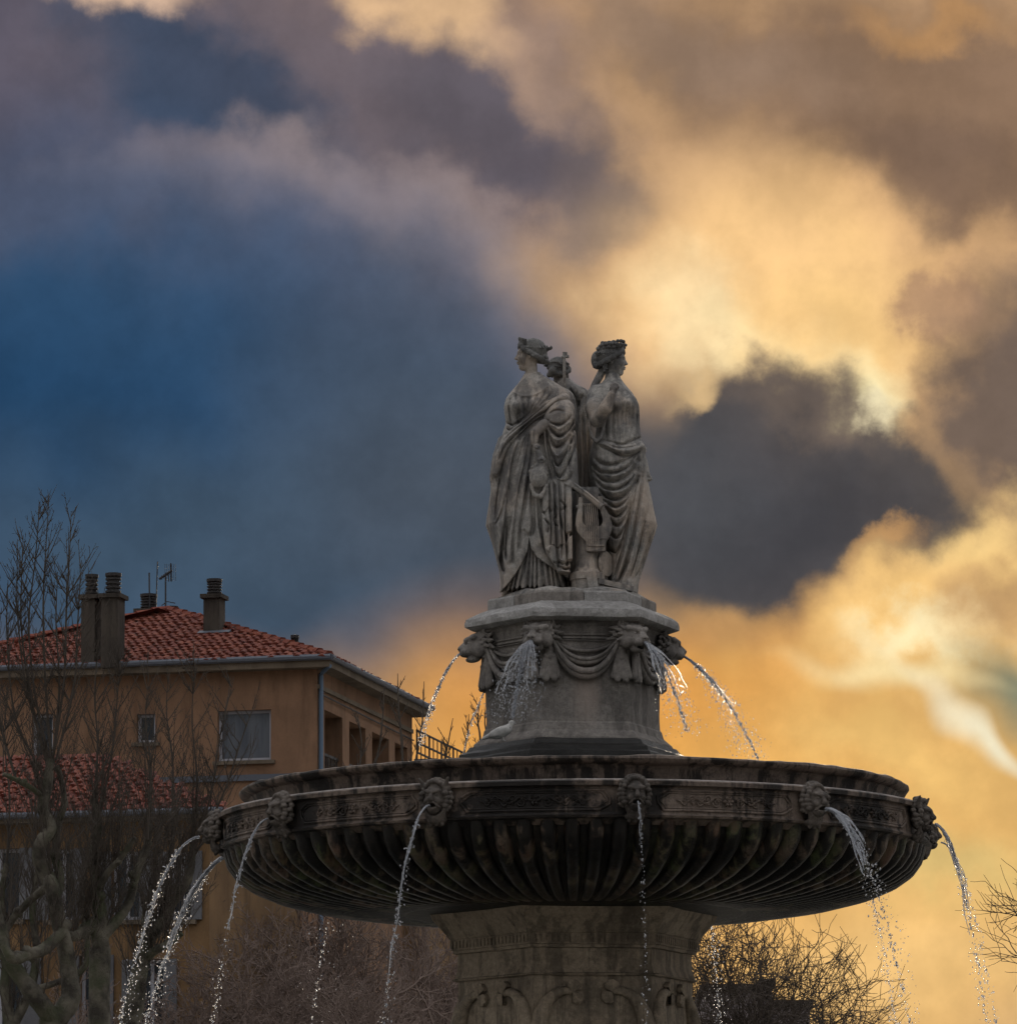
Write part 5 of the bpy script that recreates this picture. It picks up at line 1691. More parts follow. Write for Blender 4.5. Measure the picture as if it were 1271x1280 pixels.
def main_house():
    o = W(396, 900, 60.0); o.z = 0
    F = Frame(o)
    root = empty('apartment_house', tuple(o), BYAW)
    tag(root, 'ochre rendered house with red tiled hipped roof, tall chimneys and side loggias', 'house')
    OV = .40
    Lx = 10.2
    Dy = F.side(538, 907, OV)[0] - OV
    ze = F.front(300, 837, -OV)[1]              # underside of the eave
    PF = lambda a, z, d: Vector((a, d, z))      # front wall
    PS = lambda a, z, d: Vector((-d, a, z))     # side wall
    # openings
    fh = []
    for (u0, u1, v0, v1) in ((272, 338.5, 889, 950), (171, 194, 893, 928), (40, 66, 893, 950)):
        a, z1_ = F.front(u0, v0); b, z0_ = F.front(u1, v1); fh.append((a, b, z0_, z1_))
    low = []
    for k in range(4):
        a = -9.2 + k * 2.5
        for zf_ in (2.0, 5.2, 8.4): low.append((a, a + 1.1, zf_, zf_ + 1.6))
    mb = MB(); wall_plane(mb, -Lx, 0, 0, ze + .3, fh + low, PF, .22)
    wf = mb.build('front_wall', M['ochre'], root)
    for i, h in enumerate(fh): window(root, PF, *h, .20, M['curtain'] if i == 0 else M['glass'], 1)
    for h in low: window(root, PF, *h, .20, M['glass'], 2)
    sh = []
    zt = F.side(416, 892)[1]; zbm = zt - 1.75
    for (u0, u1, v) in ((405.5, 428, 897), (436.5, 457, 913), (465, 486, 930), (493.5, 509, 945)):
        a = F.side(u0, v)[0]; b = F.side(u1, v)[0]; sh.append((a, b, zbm, zt))
    mb = MB(); wall_plane(mb, 0, Dy, 0, ze + .3, sh, PS, 1.2); mb.build('side_wall', M['ochre'], root)
    mb = MB(); mb.box((-1.23, Dy / 2, (zbm + zt) / 2), (.04, Dy - .7, zt - zbm + .4)); mb.build('loggia_back_wall', M['ochre2'], root)
    for h in sh:
        # balustrade and inner door in each loggia
        mb = MB()
        mb.box((-.12, (h[0] + h[1]) / 2, zbm + .75), (.05, h[1] - h[0], .06)); n_ = max(4, int((h[1] - h[0]) / .16))
        for k in range(n_): mb.box((-.12, h[0] + (k + .5) * (h[1] - h[0]) / n_, zbm + .37), (.025, .025, .72))
        mb.build('balustrade', M['iron'], root)
        mb = MB(); mb.box((-1.18, (h[0] + h[1]) / 2, zbm + .8), (.05, (h[1] - h[0]) * .8, 1.5)); mb.build('loggia_window', M['glass'], root)
    mb = MB(); mb.box((-Lx / 2, Dy, ze / 2), (Lx, .2, ze)); mb.box((-Lx, Dy / 2, ze / 2), (.2, Dy, ze)); mb.build('rear_wall', M['ochre'], root)
    # mouldings
    zs_ = F.front(300, 973)[1]
    mb = MB(); mb.box((-Lx / 2, -.03, zs_), (Lx + .1, .09, .14)); mb.build('string_course', M['zinc'], root)
    zm1 = F.side(404, 862)[1]
    mb = MB(); mb.box((.03, Dy / 2, zm1), (.06, Dy, .10)); mb.build('side_moulding', M['eave'], root)
    mb = MB(); mb.tube([(.06, .1, zm1 - .16), (.06, Dy, zm1 - .22)], .02, 5); mb.build('cable', M['iron'], root)
    # eaves: soffit slab, fascia and gutter
    mb = MB(); mb.box((-Lx / 2 + .0, Dy / 2, ze + .08), (Lx + 2 * OV, Dy + 2 * OV, .16)); mb.build('eave_slab', M['eave'], root)
    gz = ze + .22
    mb = MB(); mb.tube([(-Lx - OV, -OV - .05, gz), (OV + .05, -OV - .05, gz)], .075, 8); mb.tube([(OV + .05, -OV - .05, gz), (OV + .05, Dy + OV, gz)], .075, 8); mb.build('gutter', M['zinc'], root, True)
    mb = MB(); mb.tube([(.07, .12, ze - .1), (.07, .12, .1)], .055, 8); mb.tube([(.07, .12, ze - .1), (.40, -.35, ze + .02)], .05, 8); mb.build('downpipe', M['pipe'], root, True)
    # hipped roof
    zr0 = ze + .18; half = Lx / 2 + OV
    pa = Vector((-Lx / 2, -OV + half, 0)); zap = F.front(219, 765, pa.y)[1]
    A = [Vector((OV, -OV, zr0)), Vector((OV, Dy + OV, zr0)), Vector((-Lx - OV, Dy + OV, zr0)), Vector((-Lx - OV, -OV, zr0))]
    r0 = Vector((-Lx / 2, -OV + half, zap)); r1 = Vector((-Lx / 2, Dy + OV - half, zap))
    mb = MB(); mb.add(A + [r0, r1], [(3, 0, 4), (0, 1, 5, 4), (1, 2, 5), (2, 3, 4, 5)])
    roof = mb.build('roof', M['tile'], root)
    sl = math.hypot(half, zap - zr0); up = Vector((0, half, zap - zr0)).normalized()
    tile_slope(roof, Vector((-Lx / 2, -OV - .06, zr0 + .01)), Vector((1, 0, 0)), up, lambda s: (-half * (1 - s / sl), half * (1 - s / sl)), sl - .1, 8)
    up2 = Vector((-half, 0, zap - zr0)).normalized(); D2 = Dy + 2 * OV
    tile_slope(roof, Vector((OV + .06, -OV, zr0 + .01)), Vector((0, 1, 0)), up2, lambda s: (half * s / sl, D2 - half * s / sl), sl - .1, 0)
    # hip caps
    for (p, q) in ((A[0], r0), (A[3], r0)):
        mb = MB(); n_ = 18
        for k in range(n_):
            a = p.lerp(q, k / n_) + Vector((0, 0, .07)); b = p.lerp(q, (k + 1.12) / n_) + Vector((0, 0, .055)); mb.tube([a, b], [.13, .10], 7)
        h_ = mb.build('hip_tiles', M['tile'], roof, True); h_['kind'] = 'stuff'
    # chimneys
    for (u0, u1, v1) in ((98.5, 121.5, 716), (123.5, 150.5, 714.5)):
        y = -.18 if u0 < 110 else -.30
        a, z1_ = F.front(u0, v1, y - .3); b, _ = F.front(u1, v1, y - .3)
        chimney(roof, (a + b) / 2, y, zr0 - .05, z1_, b - a - .12, .55, pot_h=.62)
    def roof_z(x, y): return zr0 + (zap - zr0) * min(1.0, min(y + OV, OV - x, x + Lx + OV) / half)
    for (u0, u1, v1, y, ph) in ((255, 281, 724, 2.6, .5), (172, 200, 743, 6.6, .5), (205, 226, 758, 7.6, .3), (360, 377, 794, 4.3, .32)):
        a, z1_ = F.front(u0, v1, y); b, _ = F.front(u1, v1, y)
        chimney(roof, (a + b) / 2, y, roof_z((a + b) / 2, y) - .4, z1_, b - a - .12, .5, pot_h=ph)
    mb = MB(); a, z_ = F.front(268, 781, 2.3); mb.box((a, 2.28, roof_z(a, 2.28) + .10), (.78, .25, .06), M=Matrix.Rotation(R(20), 3, 'X')); mb.build('flashing', M['zinc'], roof)
    # antenna
    y = 6.4
    def fp(u, v): a_, z_ = F.front(u, v, y); return (a_, y, z_)
    mb = MB(); mb.tube([fp(207, 775), fp(207, 716)], .022, 6); mb.tube([fp(199, 724), fp(215, 713)], .03, 6)
    mb.tube([fp(213.5, 704), fp(214, 727)], .018, 5); mb.tube([fp(210.5, 717), fp(211, 727)], .014, 5)
    for k in range(5): mb.tube([fp(202 + k * 2.4, 719 - k * 1.3), fp(202.3 + k * 2.4, 725 - k * 1.6)], .008, 4)
    for k in range(7): mb.tube([fp(206 + k * 2.2, 705), fp(206.6 + k * 2.2, 726)], .006, 4)
    mb.tube([fp(202, 757), fp(209, 752), fp(219, 754)], .012, 5)
    mb.build('antenna', M['iron'], roof)
    mb = MB(); mb.tube([fp(187, 760), fp(186.5, 716)], .02, 5); mb.tube([fp(195, 760), fp(197, 702)], .016, 5); mb.build('mast', M['iron'], roof)
    # terrace railing beyond the rear corner
    y0, z0_ = F.side(521, 913, .25); y1, z1_ = F.side(581, 946, .25)
    zt_ = z0_
    r_ = empty('terrace_railing', tuple(o), BYAW); tag(r_, 'black iron terrace railing beyond the rear corner of the ochre house', 'railing')
    ya, yb = y0, y1
    for zz in (0, -.3, -.55): mb = MB(); mb.tube([(.25, ya, zt_ + zz), (.25, yb, zt_ + zz)], .03, 5); mb.build('rail', M['iron'], r_)
    for k in range(13):
        mb = MB(); yy = ya + (yb - ya) * k / 12; mb.tube([(.25, yy, zt_ + .02), (.25, yy, zt_ - 1.1)], .026 if k % 3 == 0 else .016, 5); mb.build('post', M['iron'], r_)
    t_ = empty('terrace_block', tuple(o), BYAW); tag(t_, 'low ochre annexe carrying the railed terrace behind the house', 'annexe')
    mb = MB(); mb.box((-3.0, (ya + yb) / 2 + 1, (zt_ - 1.1) / 2), (6.6, yb - ya + 3, zt_ - 1.1)); mb.build('wall', M['ochre2'], t_)
    yy, zz = F.side(553, 938, .0); mb = MB(); mb.box((-.3, yy, zt_ - .75), (.5, 1.2, .7)); mb.box((-.3, yy, zt_ - .38), (.6, 1.3, .06)); mb.build('roof_hatch', M['zinc'], t_)


def low_house():
    o = W(262, 1040, 44.0); o.z = 0
    F = Frame(o)
    root = empty('low_house', tuple(o), BYAW)
    tag(root, 'lower ochre building with red tiled roof, seen through the bare plane trees', 'house')
    ze = F.front(200, 1024, -.4)[1]; OV = .4; Lx, Dy = 9.5, 7.0
    PF = lambda a, z, d: Vector((a, d, z))
    holes = []
    for (u0, u1, v0, v1) in ((-30, 25, 1062, 1150), (62, 92, 1062, 1150), (140, 175, 1065, 1150), (212, 240, 1065, 1150), (-30, 25, 1200, 1330), (100, 128, 1195, 1400), (170, 205, 1200, 1330)):
        a, z1_ = F.front(u0, v0); b, z0_ = F.front(u1, v1); holes.append((a, b, max(z0_, .2), z1_))
    mb = MB(); wall_plane(mb, -Lx, 0, 0, ze + .2, holes, PF, .25); mb.build('front_wall', M['ochre2'], root)
    mb = MB(); mb.box((-.1, Dy / 2 + .01, ze / 2), (.198, Dy, ze)); mb.box((-Lx / 2, Dy, ze / 2), (Lx - .3, .2, ze)); mb.box((-Lx, Dy / 2, ze / 2), (.2, Dy - .3, ze)); mb.build('rear_wall', M['ochre2'], root)
    for h in holes:
        window(root, PF, *h, .22, M['glass'], 2)
        for s, x in ((-1, h[0]), (1, h[1])):
            w_ = (h[1] - h[0]) * .46; mb = MB(); mb.box((x + s * w_ / 2, -.05, (h[2] + h[3]) / 2), (w_, .05, h[3] - h[2]))
            mb.build('shutter', M['shutter'], root)
    mb = MB(); mb.box((-Lx / 2, Dy / 2, ze + .06), (Lx + 2 * OV, Dy + 2 * OV, .12)); mb.build('eave_slab', M['eave'], root)
    mb = MB(); mb.tube([(-Lx - OV, -OV - .06, ze + .14), (OV, -OV - .06, ze + .14)], .07, 8); mb.build('gutter', M['zinc'], root, True)
    half = Dy / 2 + OV; yr = Dy / 2; zr = F.front(60, 944, yr)[1]; zr0 = ze + .125
    A = [Vector((OV, -OV, zr0)), Vector((OV, Dy + OV, zr0)), Vector((-Lx - OV, Dy + OV, zr0)), Vector((-Lx - OV, -OV, zr0))]
    r0 = Vector((OV - half, yr, zr)); r1 = Vector((-Lx - OV + half, yr, zr))
    mb = MB(); mb.add(A + [r0, r1], [(3, 0, 4, 5), (0, 1, 4), (1, 2, 5, 4), (2, 3, 5)]); roof = mb.build('roof', M['tile'], root)
    sl = math.hypot(half, zr - zr0); up = Vector((0, half, zr - zr0)).normalized()
    tile_slope(roof, Vector((-Lx - OV, -OV - .05, zr0 + .01)), Vector((1, 0, 0)), up, lambda s: (half * s / sl, Lx + 2 * OV - half * s / sl), sl - .1, 7)


main_house(); low_house()


def far_block(name, label, u0, u1, v, Y, dep, mat, cols, rows, v_bot=1500):
    a, b = W(u0, v, Y), W(u1, v, Y)
    root = empty(name, ((a.x + b.x) / 2, Y, 0)); tag(root, label, 'building', 'far buildings beyond the square')
    w_ = b.x - a.x; z = a.z
    holes = []
    for i in range(cols):
        for j in range(rows):
            x = -w_ / 2 + (i + .5) * w_ / cols; zz = z - 1.2 - j * 3.0
            if zz - 1.5 < 0: continue
            holes.append((x - w_ / cols * .22, x + w_ / cols * .22, zz - 1.5, zz))
    PF = lambda p, q, d: Vector((p, d, q))
    mb = MB(); wall_plane(mb, -w_ / 2, w_ / 2, 0, z, holes, PF, .3); mb.build('wall', mat, root)
    mb = MB(); mb.box((-w_ / 2 + .1, dep / 2 + .31, z / 2), (.2, dep - .6, z)); mb.box((w_ / 2 - .1, dep / 2 + .31, z / 2), (.2, dep - .6, z)); mb.build('side_wall', mat, root)
    mb = MB(); mb.box((0, dep / 2 - .05, z + .15), (w_ + .3, dep + .3, .3)); mb.build('roof', M['chimney'], root)
    for h in holes: window(root, PF, *h, .28, M['glass'], 1, sill=False)


far_block('far_building', 'tall dark flat-roofed block behind the bare tree by the pillar', 880, 950, 1240, 150, 14, M['far'], 4, 5)
far_block('far_building', 'narrow stair tower rising between two dark flat-roofed blocks', 953, 965, 1233, 152, 8, M['far'], 1, 5)
far_block('far_building', 'lower dark flat-roofed block beside the narrow stair tower', 967, 1012, 1260, 149, 14, M['far'], 3, 4)
far_block('far_building', 'long brown building hidden behind the twigs under the basin', 150, 640, 1112, 105, 14, M['far'], 12, 5)

# ================================================================== bare trees
def bark(name, base, dark, green):
    n = NT(name)
    c = n.mix(n.ramp(n.noise(2.6, 5, .6), [(.4, 0.0), (.6, 1.0)]), base, dark)
    c = n.mix(n.ramp(n.noise(1.4, 5, .6), [(.48, 0.0), (.62, .8)]), c, green)
    return n.finish(c, .9, n.bump(n.noise(14, 6, .65), .9, .05))


M['plane_bark'] = bark('plane_bark', (.125, .112, .086), (.038, .033, .026), (.052, .058, .03))
M['twig'] = NT('twig_bark').finish((.055, .044, .035), .9)
M['red_twig'] = NT('red_twig_bark').finish((.17, .125, .105), .9)
M['dark_twig'] = NT('dark_twig_bark').finish((.07, .055, .044), .9)


def tubes_np(P, Rr, n=3):
    """P: (N, K, 3) polylines, Rr: (N, K) radii -> verts, quads"""
    N, K, _ = P.shape
    T = np.empty_like(P); T[:, 1:-1] = P[:, 2:] - P[:, :-2]; T[:, 0] = P[:, 1] - P[:, 0]; T[:, -1] = P[:, -1] - P[:, -2]
    T /= np.linalg.norm(T, axis=2, keepdims=True) + 1e-9
    ref = np.array([.31, .83, .12]); A = np.cross(T, ref); A /= np.linalg.norm(A, axis=2, keepdims=True) + 1e-9
    B = np.cross(T, A)
    ang = np.arange(n) * TAU / n
    V = P[:, :, None, :] + Rr[:, :, None, None] * (A[:, :, None, :] * np.cos(ang)[None, None, :, None] + B[:, :, None, :] * np.sin(ang)[None, None, :, None])
    base = (np.arange(N) * K * n)[:, None, None] + (np.arange(K - 1) * n)[None, :, None]
    k = np.arange(n)[None, None, :]; k2 = (np.arange(n) + 1)[None, None, :] % n
    Fq = np.stack([base + k, base + k2, base + n + k2, base + n + k], -1).reshape(-1, 4)
    return V.reshape(-1, 3), Fq


class Twigs:
    def __init__(self): self.v, self.f, self.n = [], [], 0
    def add(self, P, Rr, n=3):
        v, f = tubes_np(P, Rr, n); self.v.append(v); self.f.append(f + self.n); self.n += len(v)
    def build(self, name, mat, parent):
        return link(name, mesh_from(np.concatenate(self.v), np.concatenate(self.f), name), mat, parent)


def shoots(tw, base, tip_dir, length, r0, rng, K=6, side=7, side_len=.32, curl=.12, sub=True, tip_r=.0035, side_r=.4, bend_up=.5):
    """arrays: base (N,3), tip_dir (N,3) unit, length (N,) -> leaders with ascending side twigs"""
    N = len(base); s = np.linspace(0, 1, K)
    wob = rng.normal(0, 1, (N, K, 3)) * curl * length[:, None, None] * .12
    wob[:, 0] = 0
    lean = tip_dir.copy(); upv = np.array([0, 0, 1.0])
    P = base[:, None, :] + tip_dir[:, None, :] * (length[:, None] * s[None])[:, :, None] + upv * (bend_up * .35 * length[:, None] * (s[None] ** 2))[:, :, None] + np.cumsum(wob, 1) * .6
    Rr = r0[:, None] * (1 - s[None]) ** .8 + tip_r
    tw.add(P, Rr, 3)
    if side <= 0: return P
    M_ = N * side
    i = np.repeat(np.arange(N), side); t = rng.uniform(.12, .95, M_); j = np.minimum((t * (K - 1)).astype(int), K - 2); fr = t * (K - 1) - j
    b = P[i, j] * (1 - fr)[:, None] + P[i, j + 1] * fr[:, None]
    ax = P[i, j + 1] - P[i, j]; ax /= np.linalg.norm(ax, axis=1, keepdims=True) + 1e-9
    rd = rng.normal(0, 1, (M_, 3)); rd -= ax * (rd * ax).sum(1, keepdims=True); rd /= np.linalg.norm(rd, axis=1, keepdims=True) + 1e-9
    d = ax * .72 + rd * .62; d /= np.linalg.norm(d, axis=1, keepdims=True)
    L = length[i] * side_len * (1.1 - .75 * t) * rng.uniform(.5, 1.3, M_)
    k2 = 4; s2 = np.linspace(0, 1, k2)
    P2 = b[:, None, :] + d[:, None, :] * (L[:, None] * s2[None])[:, :, None] + upv * (.28 * L[:, None] * s2[None] ** 2)[:, :, None] + rng.normal(0, 1, (M_, k2, 3)) * (L * .04)[:, None, None] * (s2[None, :, None] > 0)
    tw.add(P2, (r0[i] * side_r)[:, None] * (1 - s2[None]) ** .8 + tip_r * .8, 3)
    if sub:
        M3 = M_ * 2; i3 = np.repeat(np.arange(M_), 2); t3 = rng.uniform(.25, .85, M3); b3 = b[i3] + (P2[i3, 3] - b[i3]) * t3[:, None]
        rd = rng.normal(0, 1, (M3, 3)); d3 = d[i3] * .7 + rd * .4 + upv * .35; d3 /= np.linalg.norm(d3, axis=1, keepdims=True)
        L3 = L[i3] * rng.uniform(.2, .5, M3); s3 = np.linspace(0, 1, 3)
        P3 = b3[:, None, :] + d3[:, None, :] * (L3[:, None] * s3[None])[:, :, None]
        tw.add(P3, np.full((M3, 3), tip_r * .85) * np.array([1.2, 1, .6])[None], 3)
    return P


def smooth_poly(pts, n=5):
    P = [pts[0]] + pts + [pts[-1]]; o = []
    for i in range(1, len(P) - 2):
        for j in range(n):
            t = j / n; p0, p1, p2, p3 = P[i - 1], P[i], P[i + 1], P[i + 2]
            o.append(.5 * (2 * p1 + (p2 - p0) * t + (2 * p0 - 5 * p1 + 4 * p2 - p3) * t * t + (3 * p1 - p0 - 3 * p2 + p3) * t ** 3))
    o.append(pts[-1]); return o


def pollard(label, Y, trunk, limbs, leaders, n_shoot, seed, shoot_len=(1.2, 2.6), group='bare plane trees before the houses', nl=26, ls=1.0):
    """trunk/limbs: lists of (u, v, radius, dy); leaders: polylines (u, v)"""
    rng = np.random.default_rng(seed); rr = random.Random(seed)
    t0 = W(trunk[0][0], 1500, Y)
    root = empty('plane_tree', (t0.x, Y, 0)); tag(root, label, 'tree', group); inv = Vector((-t0.x, -Y, 0))
    def line(pl):
        pts = [W(p[0], p[1], Y + (p[3] if len(p) > 3 else 0)) for p in pl]
        for k_ in range(1, len(pts)): pts[k_] = pts[k_] + Vector((rr.uniform(-1, 1), rr.uniform(-1, 1), rr.uniform(-1, 1))) * pl[k_][2] * .35
        if pl is trunk: pts[0].z = -.1
        q = smooth_poly(pts, 6); r_ = np.interp(np.linspace(0, 1, len(q)), np.linspace(0, 1, len(pl)), [p[2] for p in pl])
        r_ = [.85 * float(x) * (1 + .12 * mnoise.noise(Vector(c) * 3.1 + Vector((seed, 0, 0))) + .10 * mnoise.noise(Vector(c) * 9.0)) for x, c in zip(r_, q)]
        return q, r_
    mb = MB(); q, r_ = line(trunk); mb.tube(q, r_, 10); to = mb.build('trunk', M['plane_bark'], root, True, R(80)); to.location = inv
    cand, rad_at = [], []
    for lb in limbs:
        mb = MB(); q, r_ = line(lb); mb.tube(q, r_, 9)
        # pollard knuckles
        for _ in range(3):
            k = rr.randrange(len(q) // 3, len(q)); c = q[k]; kr = r_[k] * rr.uniform(1.0, 1.3)
            d = Vector((rr.uniform(-1, 1), rr.uniform(-1, 1), rr.uniform(-.3, 1))).normalized()
            mb.tube([c - d * kr * .6, c, c + d * kr * 1.1, c + d * kr * 1.5], [kr * .5, kr * .95, kr * .7, kr * .2], 8)
        lo = mb.build('limb', M['plane_bark'], root, True, R(80)); lo.location = inv
        for c, x in zip(q, r_): cand.append(c); rad_at.append(x)
    tw = Twigs()
    for ld in leaders:
        pts = smooth_poly([W(u, v, Y + .15 * k) for k, (u, v) in enumerate(ld)], 5)
        P = np.array([[tuple(p) for p in pts]]); K = P.shape[1]
        tw.add(P, np.linspace(.026, .005, K)[None], 5)
        idx = rng.integers(int(K * .15), K - 1, nl)
        b = P[0, idx]; a_ = rng.uniform(0, TAU, nl)
        d = np.stack([np.cos(a_) * .55, np.sin(a_) * .55, np.full(nl, .75)], 1); d /= np.linalg.norm(d, axis=1, keepdims=True)
        ln = ls * rng.uniform(.35, 1.25, nl) * (1.15 - idx / K * .75)
        shoots(tw, b, d, ln, np.full(nl, .0075), rng, 5, 4, .35, .10, True, .0030)
    n_ = n_shoot; ids = rng.integers(0, len(cand), n_); C_ = np.array([tuple(c) for c in cand])[ids]; Rl = np.array(rad_at)[ids]
    a_ = rng.uniform(0, TAU, n_); sp = rng.uniform(.05, .75, n_)
    d = np.stack([np.cos(a_) * sp, np.sin(a_) * sp, np.ones(n_)], 1); d /= np.linalg.norm(d, axis=1, keepdims=True)
    C_ = C_ + d * (Rl * .6)[:, None]
    ln = rng.uniform(shoot_len[0], shoot_len[1], n_) * np.where(rng.random(n_) < .3, .4, 1.0)
    shoots(tw, C_, d, ln, rng.uniform(.006, .011, n_), rng, 6, 8, .32, .14, True, .0028)
    co = tw.build('crown', M['twig'], root); co.location = inv


pollard('knotty plane tree with upright leader shoots rising above the tiled roof', 28,
        [(74, 1745, .36), (72, 1450, .30), (70, 1340, .27), (68, 1275, .26)],
        [[(68, 1278, .20), (45, 1248, .18, -.2), (25, 1218, .15, -.3), (10, 1194, .13, -.3), (2, 1160, .10, -.2), (-6, 1120, .07)],
         [(68, 1278, .21), (84, 1248, .20, .1), (90, 1220, .17, .2), (80, 1190, .16, .2), (75, 1160, .15, .1), (71, 1120, .15), (60, 1098, .15), (53, 1076, .15), (53, 1054, .13), (59, 1032, .13), (55, 1008, .12), (57, 985, .11), (64, 950, .08)],
         [(78, 1165, .11), (58, 1184, .12, -.3), (38, 1192, .11, -.6), (18, 1197, .10, -.8), (4, 1182, .08, -.8)],
         [(66, 1105, .09), (50, 1115, .085, .2), (32, 1132, .08, .4), (15, 1152, .075, .5), (5, 1172, .06, .5)],
         [(70, 1125, .09), (76, 1098, .09, .2), (70, 1068, .085, .3), (72, 1038, .075, .4), (79, 1008, .07, .4), (80, 985, .06, .4), (70, 958, .05, .3)],
         [(57, 1000, .06), (42, 985, .055, -.2), (22, 975, .05, -.4), (4, 968, .04, -.5)]],
        [[(64, 950), (57, 860), (54, 760), (57, 690), (61, 622)], [(66, 948), (80, 850), (83, 760), (87, 690), (89, 639)], [(60, 960), (40, 880), (27, 790), (27, 720), (29, 669)], [(58, 975), (20, 900), (9, 800), (10, 725)], [(62, 950), (44, 870), (36, 780), (44, 700), (50, 627)],
         [(66, 950), (74, 860), (70, 780), (72, 720)], [(62, 955), (35, 870), (22, 770), (22, 675)], [(70, 950), (92, 860), (97, 780), (102, 700)], [(20, 975), (0, 900), (-4, 820), (2, 760)]], 90, 11, (.8, 2.0))
pollard('mossy plane tree with a thick knuckle where its limbs spread', 31,
        [(134, 1745, .30), (132, 1450, .24), (129, 1300, .22), (127, 1188, .21)],
        [[(128, 1195, .16), (118, 1158, .18), (102, 1166, .12, -.2), (86, 1172, .10, -.4), (72, 1160, .07, -.5)],
         [(126, 1180, .15), (121, 1150, .17), (120, 1105, .11), (117, 1062, .10), (123, 1030, .08), (118, 998, .06)],
         [(126, 1172, .14), (145, 1150, .11, .2), (160, 1128, .10, .3), (173, 1090, .09, .4), (184, 1058, .075, .5), (186, 1030, .05, .5)],
         [(120, 1120, .07), (135, 1090, .065, -.2), (152, 1075, .06, -.4), (166, 1048, .05, -.5)]],
        [[(118, 1000), (122, 930), (118, 870), (122, 815)], [(123, 1028), (140, 940), (146, 880), (150, 830)], [(184, 1050), (188, 960), (182, 900), (186, 845)]], 150, 12, (.9, 2.3))
pollard('leaning plane tree with one long curved bough beside the water jets', 34,
        [(150, 1745, .28), (152, 1480, .23), (158, 1320, .21), (166, 1271, .20)],
        [[(166, 1275, .20), (176, 1226, .18), (182, 1186, .16), (196, 1160, .13), (214, 1136, .12), (228, 1110, .10), (237, 1084, .08), (240, 1056, .06)],
         [(180, 1200, .10), (195, 1186, .09, -.2), (212, 1180, .08, -.4), (228, 1168, .06, -.5)],
         [(186, 1178, .09), (180, 1150, .08, .3), (190, 1120, .07, .5), (206, 1090, .06, .6), (214, 1055, .045, .7)]],
        [[(238, 1070), (246, 980), (240, 900), (244, 830)], [(228, 1110), (262, 1000), (275, 920), (292, 850)], [(214, 1060), (216, 960), (208, 890), (212, 840)], [(236, 1085), (280, 990), (300, 930), (318, 880)]], 150, 13, (.9, 2.3))
pollard('slim plane tree standing close before the lower ochre building', 37,
        [(30, 1745, .22), (28, 1500, .18), (20, 1330, .16), (12, 1285, .15)],
        [[(14, 1290, .14), (6, 1240, .12), (10, 1190, .10), (2, 1130, .08), (8, 1080, .06)], [(14, 1288, .12), (36, 1240, .10), (44, 1190, .08), (40, 1140, .07), (46, 1090, .05)], [(36, 1240, .07), (100, 1215, .07), (110, 1180, .06), (104, 1130, .05), (108, 1080, .04)]],
        [[(8, 1085), (12, 1000), (6, 930), (10, 850)], [(46, 1092), (44, 1000), (48, 920)]], 110, 14, (.8, 2.0))
pollard('plane tree hidden by the basin, its shoot tips showing before the house side', 24,
        [(640, 1745, .3), (640, 1400, .26), (632, 1180, .22)],
        [[(632, 1190, .16), (560, 1110, .13), (490, 1060, .10), (440, 1012, .05)], [(600, 1150, .14), (550, 1080, .11), (512, 1030, .07), (505, 992, .04)], [(632, 1185, .16), (610, 1090, .12), (595, 1030, .08), (592, 990, .05)]],
        [[(440, 1012), (470, 950), (478, 900), (480, 858)], [(505, 990), (502, 930), (498, 880), (497, 842)], [(512, 1015), (520, 950), (528, 900), (530, 852)], [(592, 990), (600, 930), (597, 900), (600, 878)], [(590, 1000), (580, 950), (584, 920), (586, 893)], [(560, 1070), (552, 980), (560, 930), (566, 898)], [(592, 990), (612, 940), (606, 905), (609, 880)], [(470, 1050), (450, 980), (452, 930), (446, 890)], [(455, 1035), (418, 985), (410, 940)], [(592, 990), (598, 950), (612, 920)]], 6, 15, (.6, 1.0), 'bare plane trees before the houses', 9, .42)


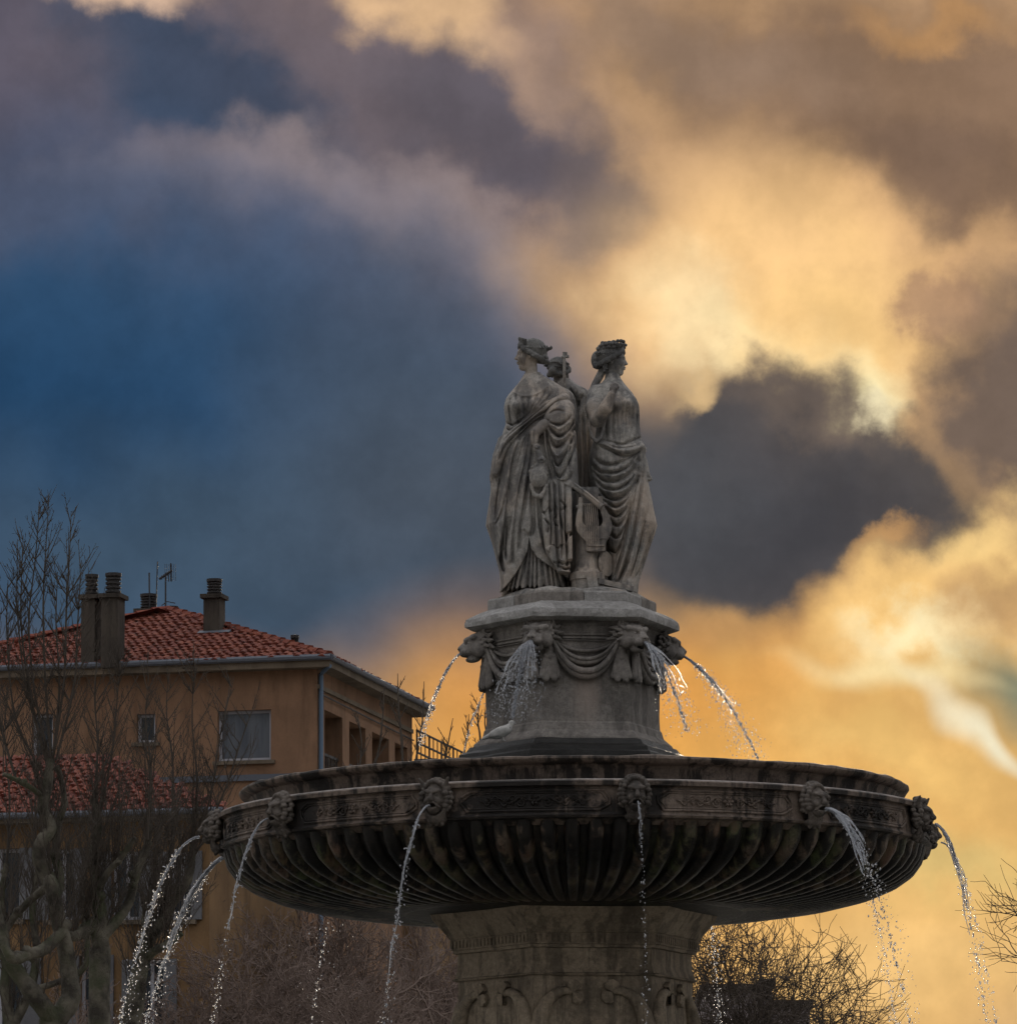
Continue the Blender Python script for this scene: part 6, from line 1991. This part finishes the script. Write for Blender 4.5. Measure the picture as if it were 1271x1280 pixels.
def branch_tree(label, name, base, height, spread, seed, mats, group, levels=4, r0=.16, lean=(0, 0), n0=5, twig_n=5, tip_r=.004, clear=.28, ratio=(.40, .68), ang=(.35, .9)):
    """free-grown tree with a rounded crown of fine twigs"""
    rng = np.random.default_rng(seed)
    root = empty(name, (base[0], base[1], 0)); tag(root, label, 'tree', group)
    mb = MB(); h0 = height * clear
    top = Vector((lean[0] * .3, lean[1] * .3, h0))
    mb.tube([Vector((0, 0, -.1)), top * .5 + Vector((.05, 0, 0)), top], [r0 * 1.3, r0, r0 * .85], 9)
    mb.build('trunk', mats[0], root, True, R(80))
    tw = Twigs()
    cur_b = np.array([tuple(top)] * n0); ang = np.arange(n0) * TAU / n0 + rng.uniform(0, 1)
    tilt = rng.uniform(.15, .95, n0)
    cur_d = np.stack([np.cos(ang) * tilt + lean[0] * .05, np.sin(ang) * tilt + lean[1] * .05, np.ones(n0)], 1); cur_d /= np.linalg.norm(cur_d, axis=1, keepdims=True)
    L = np.full(n0, (height - h0) * .52) * rng.uniform(.8, 1.15, n0); r_ = np.full(n0, r0 * .6)
    for lv in range(levels):
        N = len(cur_b); K = 6 if lv < 3 else 4; s = np.linspace(0, 1, K)
        wob = np.cumsum(rng.normal(0, 1, (N, K, 3)) * (L * .035)[:, None, None], 1); wob -= wob[:, :1]
        P = cur_b[:, None] + cur_d[:, None] * (L[:, None] * s)[:, :, None] + wob + np.array([0, 0, 1.0]) * (.10 * L[:, None] * s[None] ** 2)[:, :, None] * spread
        Rr = r_[:, None] * (1 - .75 * s[None]) + tip_r
        tw.add(P, Rr, 5 if lv == 0 else 3)
        if lv == levels - 1: break
        nb = (6, 7, twig_n, twig_n + 1, 4)[lv]
        i = np.repeat(np.arange(N), nb); M_ = len(i)
        t = np.concatenate([np.linspace(.3, 1.0, nb)] * N); j = np.minimum((t * (K - 1)).astype(int), K - 2); fr = t * (K - 1) - j
        b = P[i, j] * (1 - fr)[:, None] + P[i, j + 1] * fr[:, None]
        rd = rng.normal(0, 1, (M_, 3)); ax = cur_d[i]; rd -= ax * (rd * ax).sum(1, keepdims=True); rd /= np.linalg.norm(rd, axis=1, keepdims=True)
        d = ax + rd * rng.uniform(ang[0], ang[1], M_)[:, None] + np.array([0, 0, .12]); d /= np.linalg.norm(d, axis=1, keepdims=True)
        L = L[i] * rng.uniform(ratio[0], ratio[1], M_) * (1.15 - .35 * t); r_ = r_[i] * .40; cur_b, cur_d = b, d
    tw.build('crown', mats[1], root)


DT = (M['dark_twig'], M['dark_twig'])
p = W(922, 1500, 62); branch_tree('round-crowned bare tree behind the pillar, black against the yellow sky', 'bare_tree', (p.x, 62), zat(1146, 62) + .9, .9, 31, DT, 'bare trees against the sky', 4, .09, (.2, 0), 8, 7, .0052, .42, (.55, .85), (.3, .75))
p = W(1046, 1500, 90); branch_tree('small bare tree whose top shows past the far flat-roofed blocks', 'bare_tree', (p.x, 90), zat(1254, 90), 1.0, 32, DT, 'bare trees against the sky', 4, .08, (0, 0), 5, 6, .005, .80)
p = W(1402, 1500, 40); branch_tree('bare tree at the open side of the square, reaching thin branches over the sky', 'bare_tree', (p.x, 40), zat(985, 40), .8, 33, DT, 'bare trees against the sky', 4, .09, (-.6, 0), 7, 4, .0035, .60, (.5, .8), (.3, .75))
RT = (M['plane_bark'], M['red_twig'])
k = 0
for (u, v, Y, lab) in ((205, 1105, 46, 'dense reddish bare tree between the lower building and the bowl'), (275, 1120, 52, 'dense reddish bare tree behind the thin bluish jet'), (345, 1118, 49, 'dense reddish bare tree under the fluted bowl, next to the jets'), (415, 1125, 55, 'dense reddish bare tree in the middle of the row under the bowl'),
                       (480, 1122, 50, 'dense reddish bare tree behind the long smooth jet'), (550, 1128, 53, 'dense reddish bare tree close beside the stone pillar'), (240, 1150, 41, 'low reddish bare tree before the taller ones beside the house'), (440, 1165, 43, 'low reddish bare tree in front of the row under the bowl'), (330, 1180, 40, 'low reddish bare tree at the foot of the row of jets')):
    p = W(u, 1500, Y)
    branch_tree(lab, 'bare_tree', (p.x, Y), zat(v, Y) + .9, .9, 40 + k, RT, 'reddish bare trees in a row behind the fountain', 5, .12, (0, 0), 6, 4, .0055, .30); k += 1
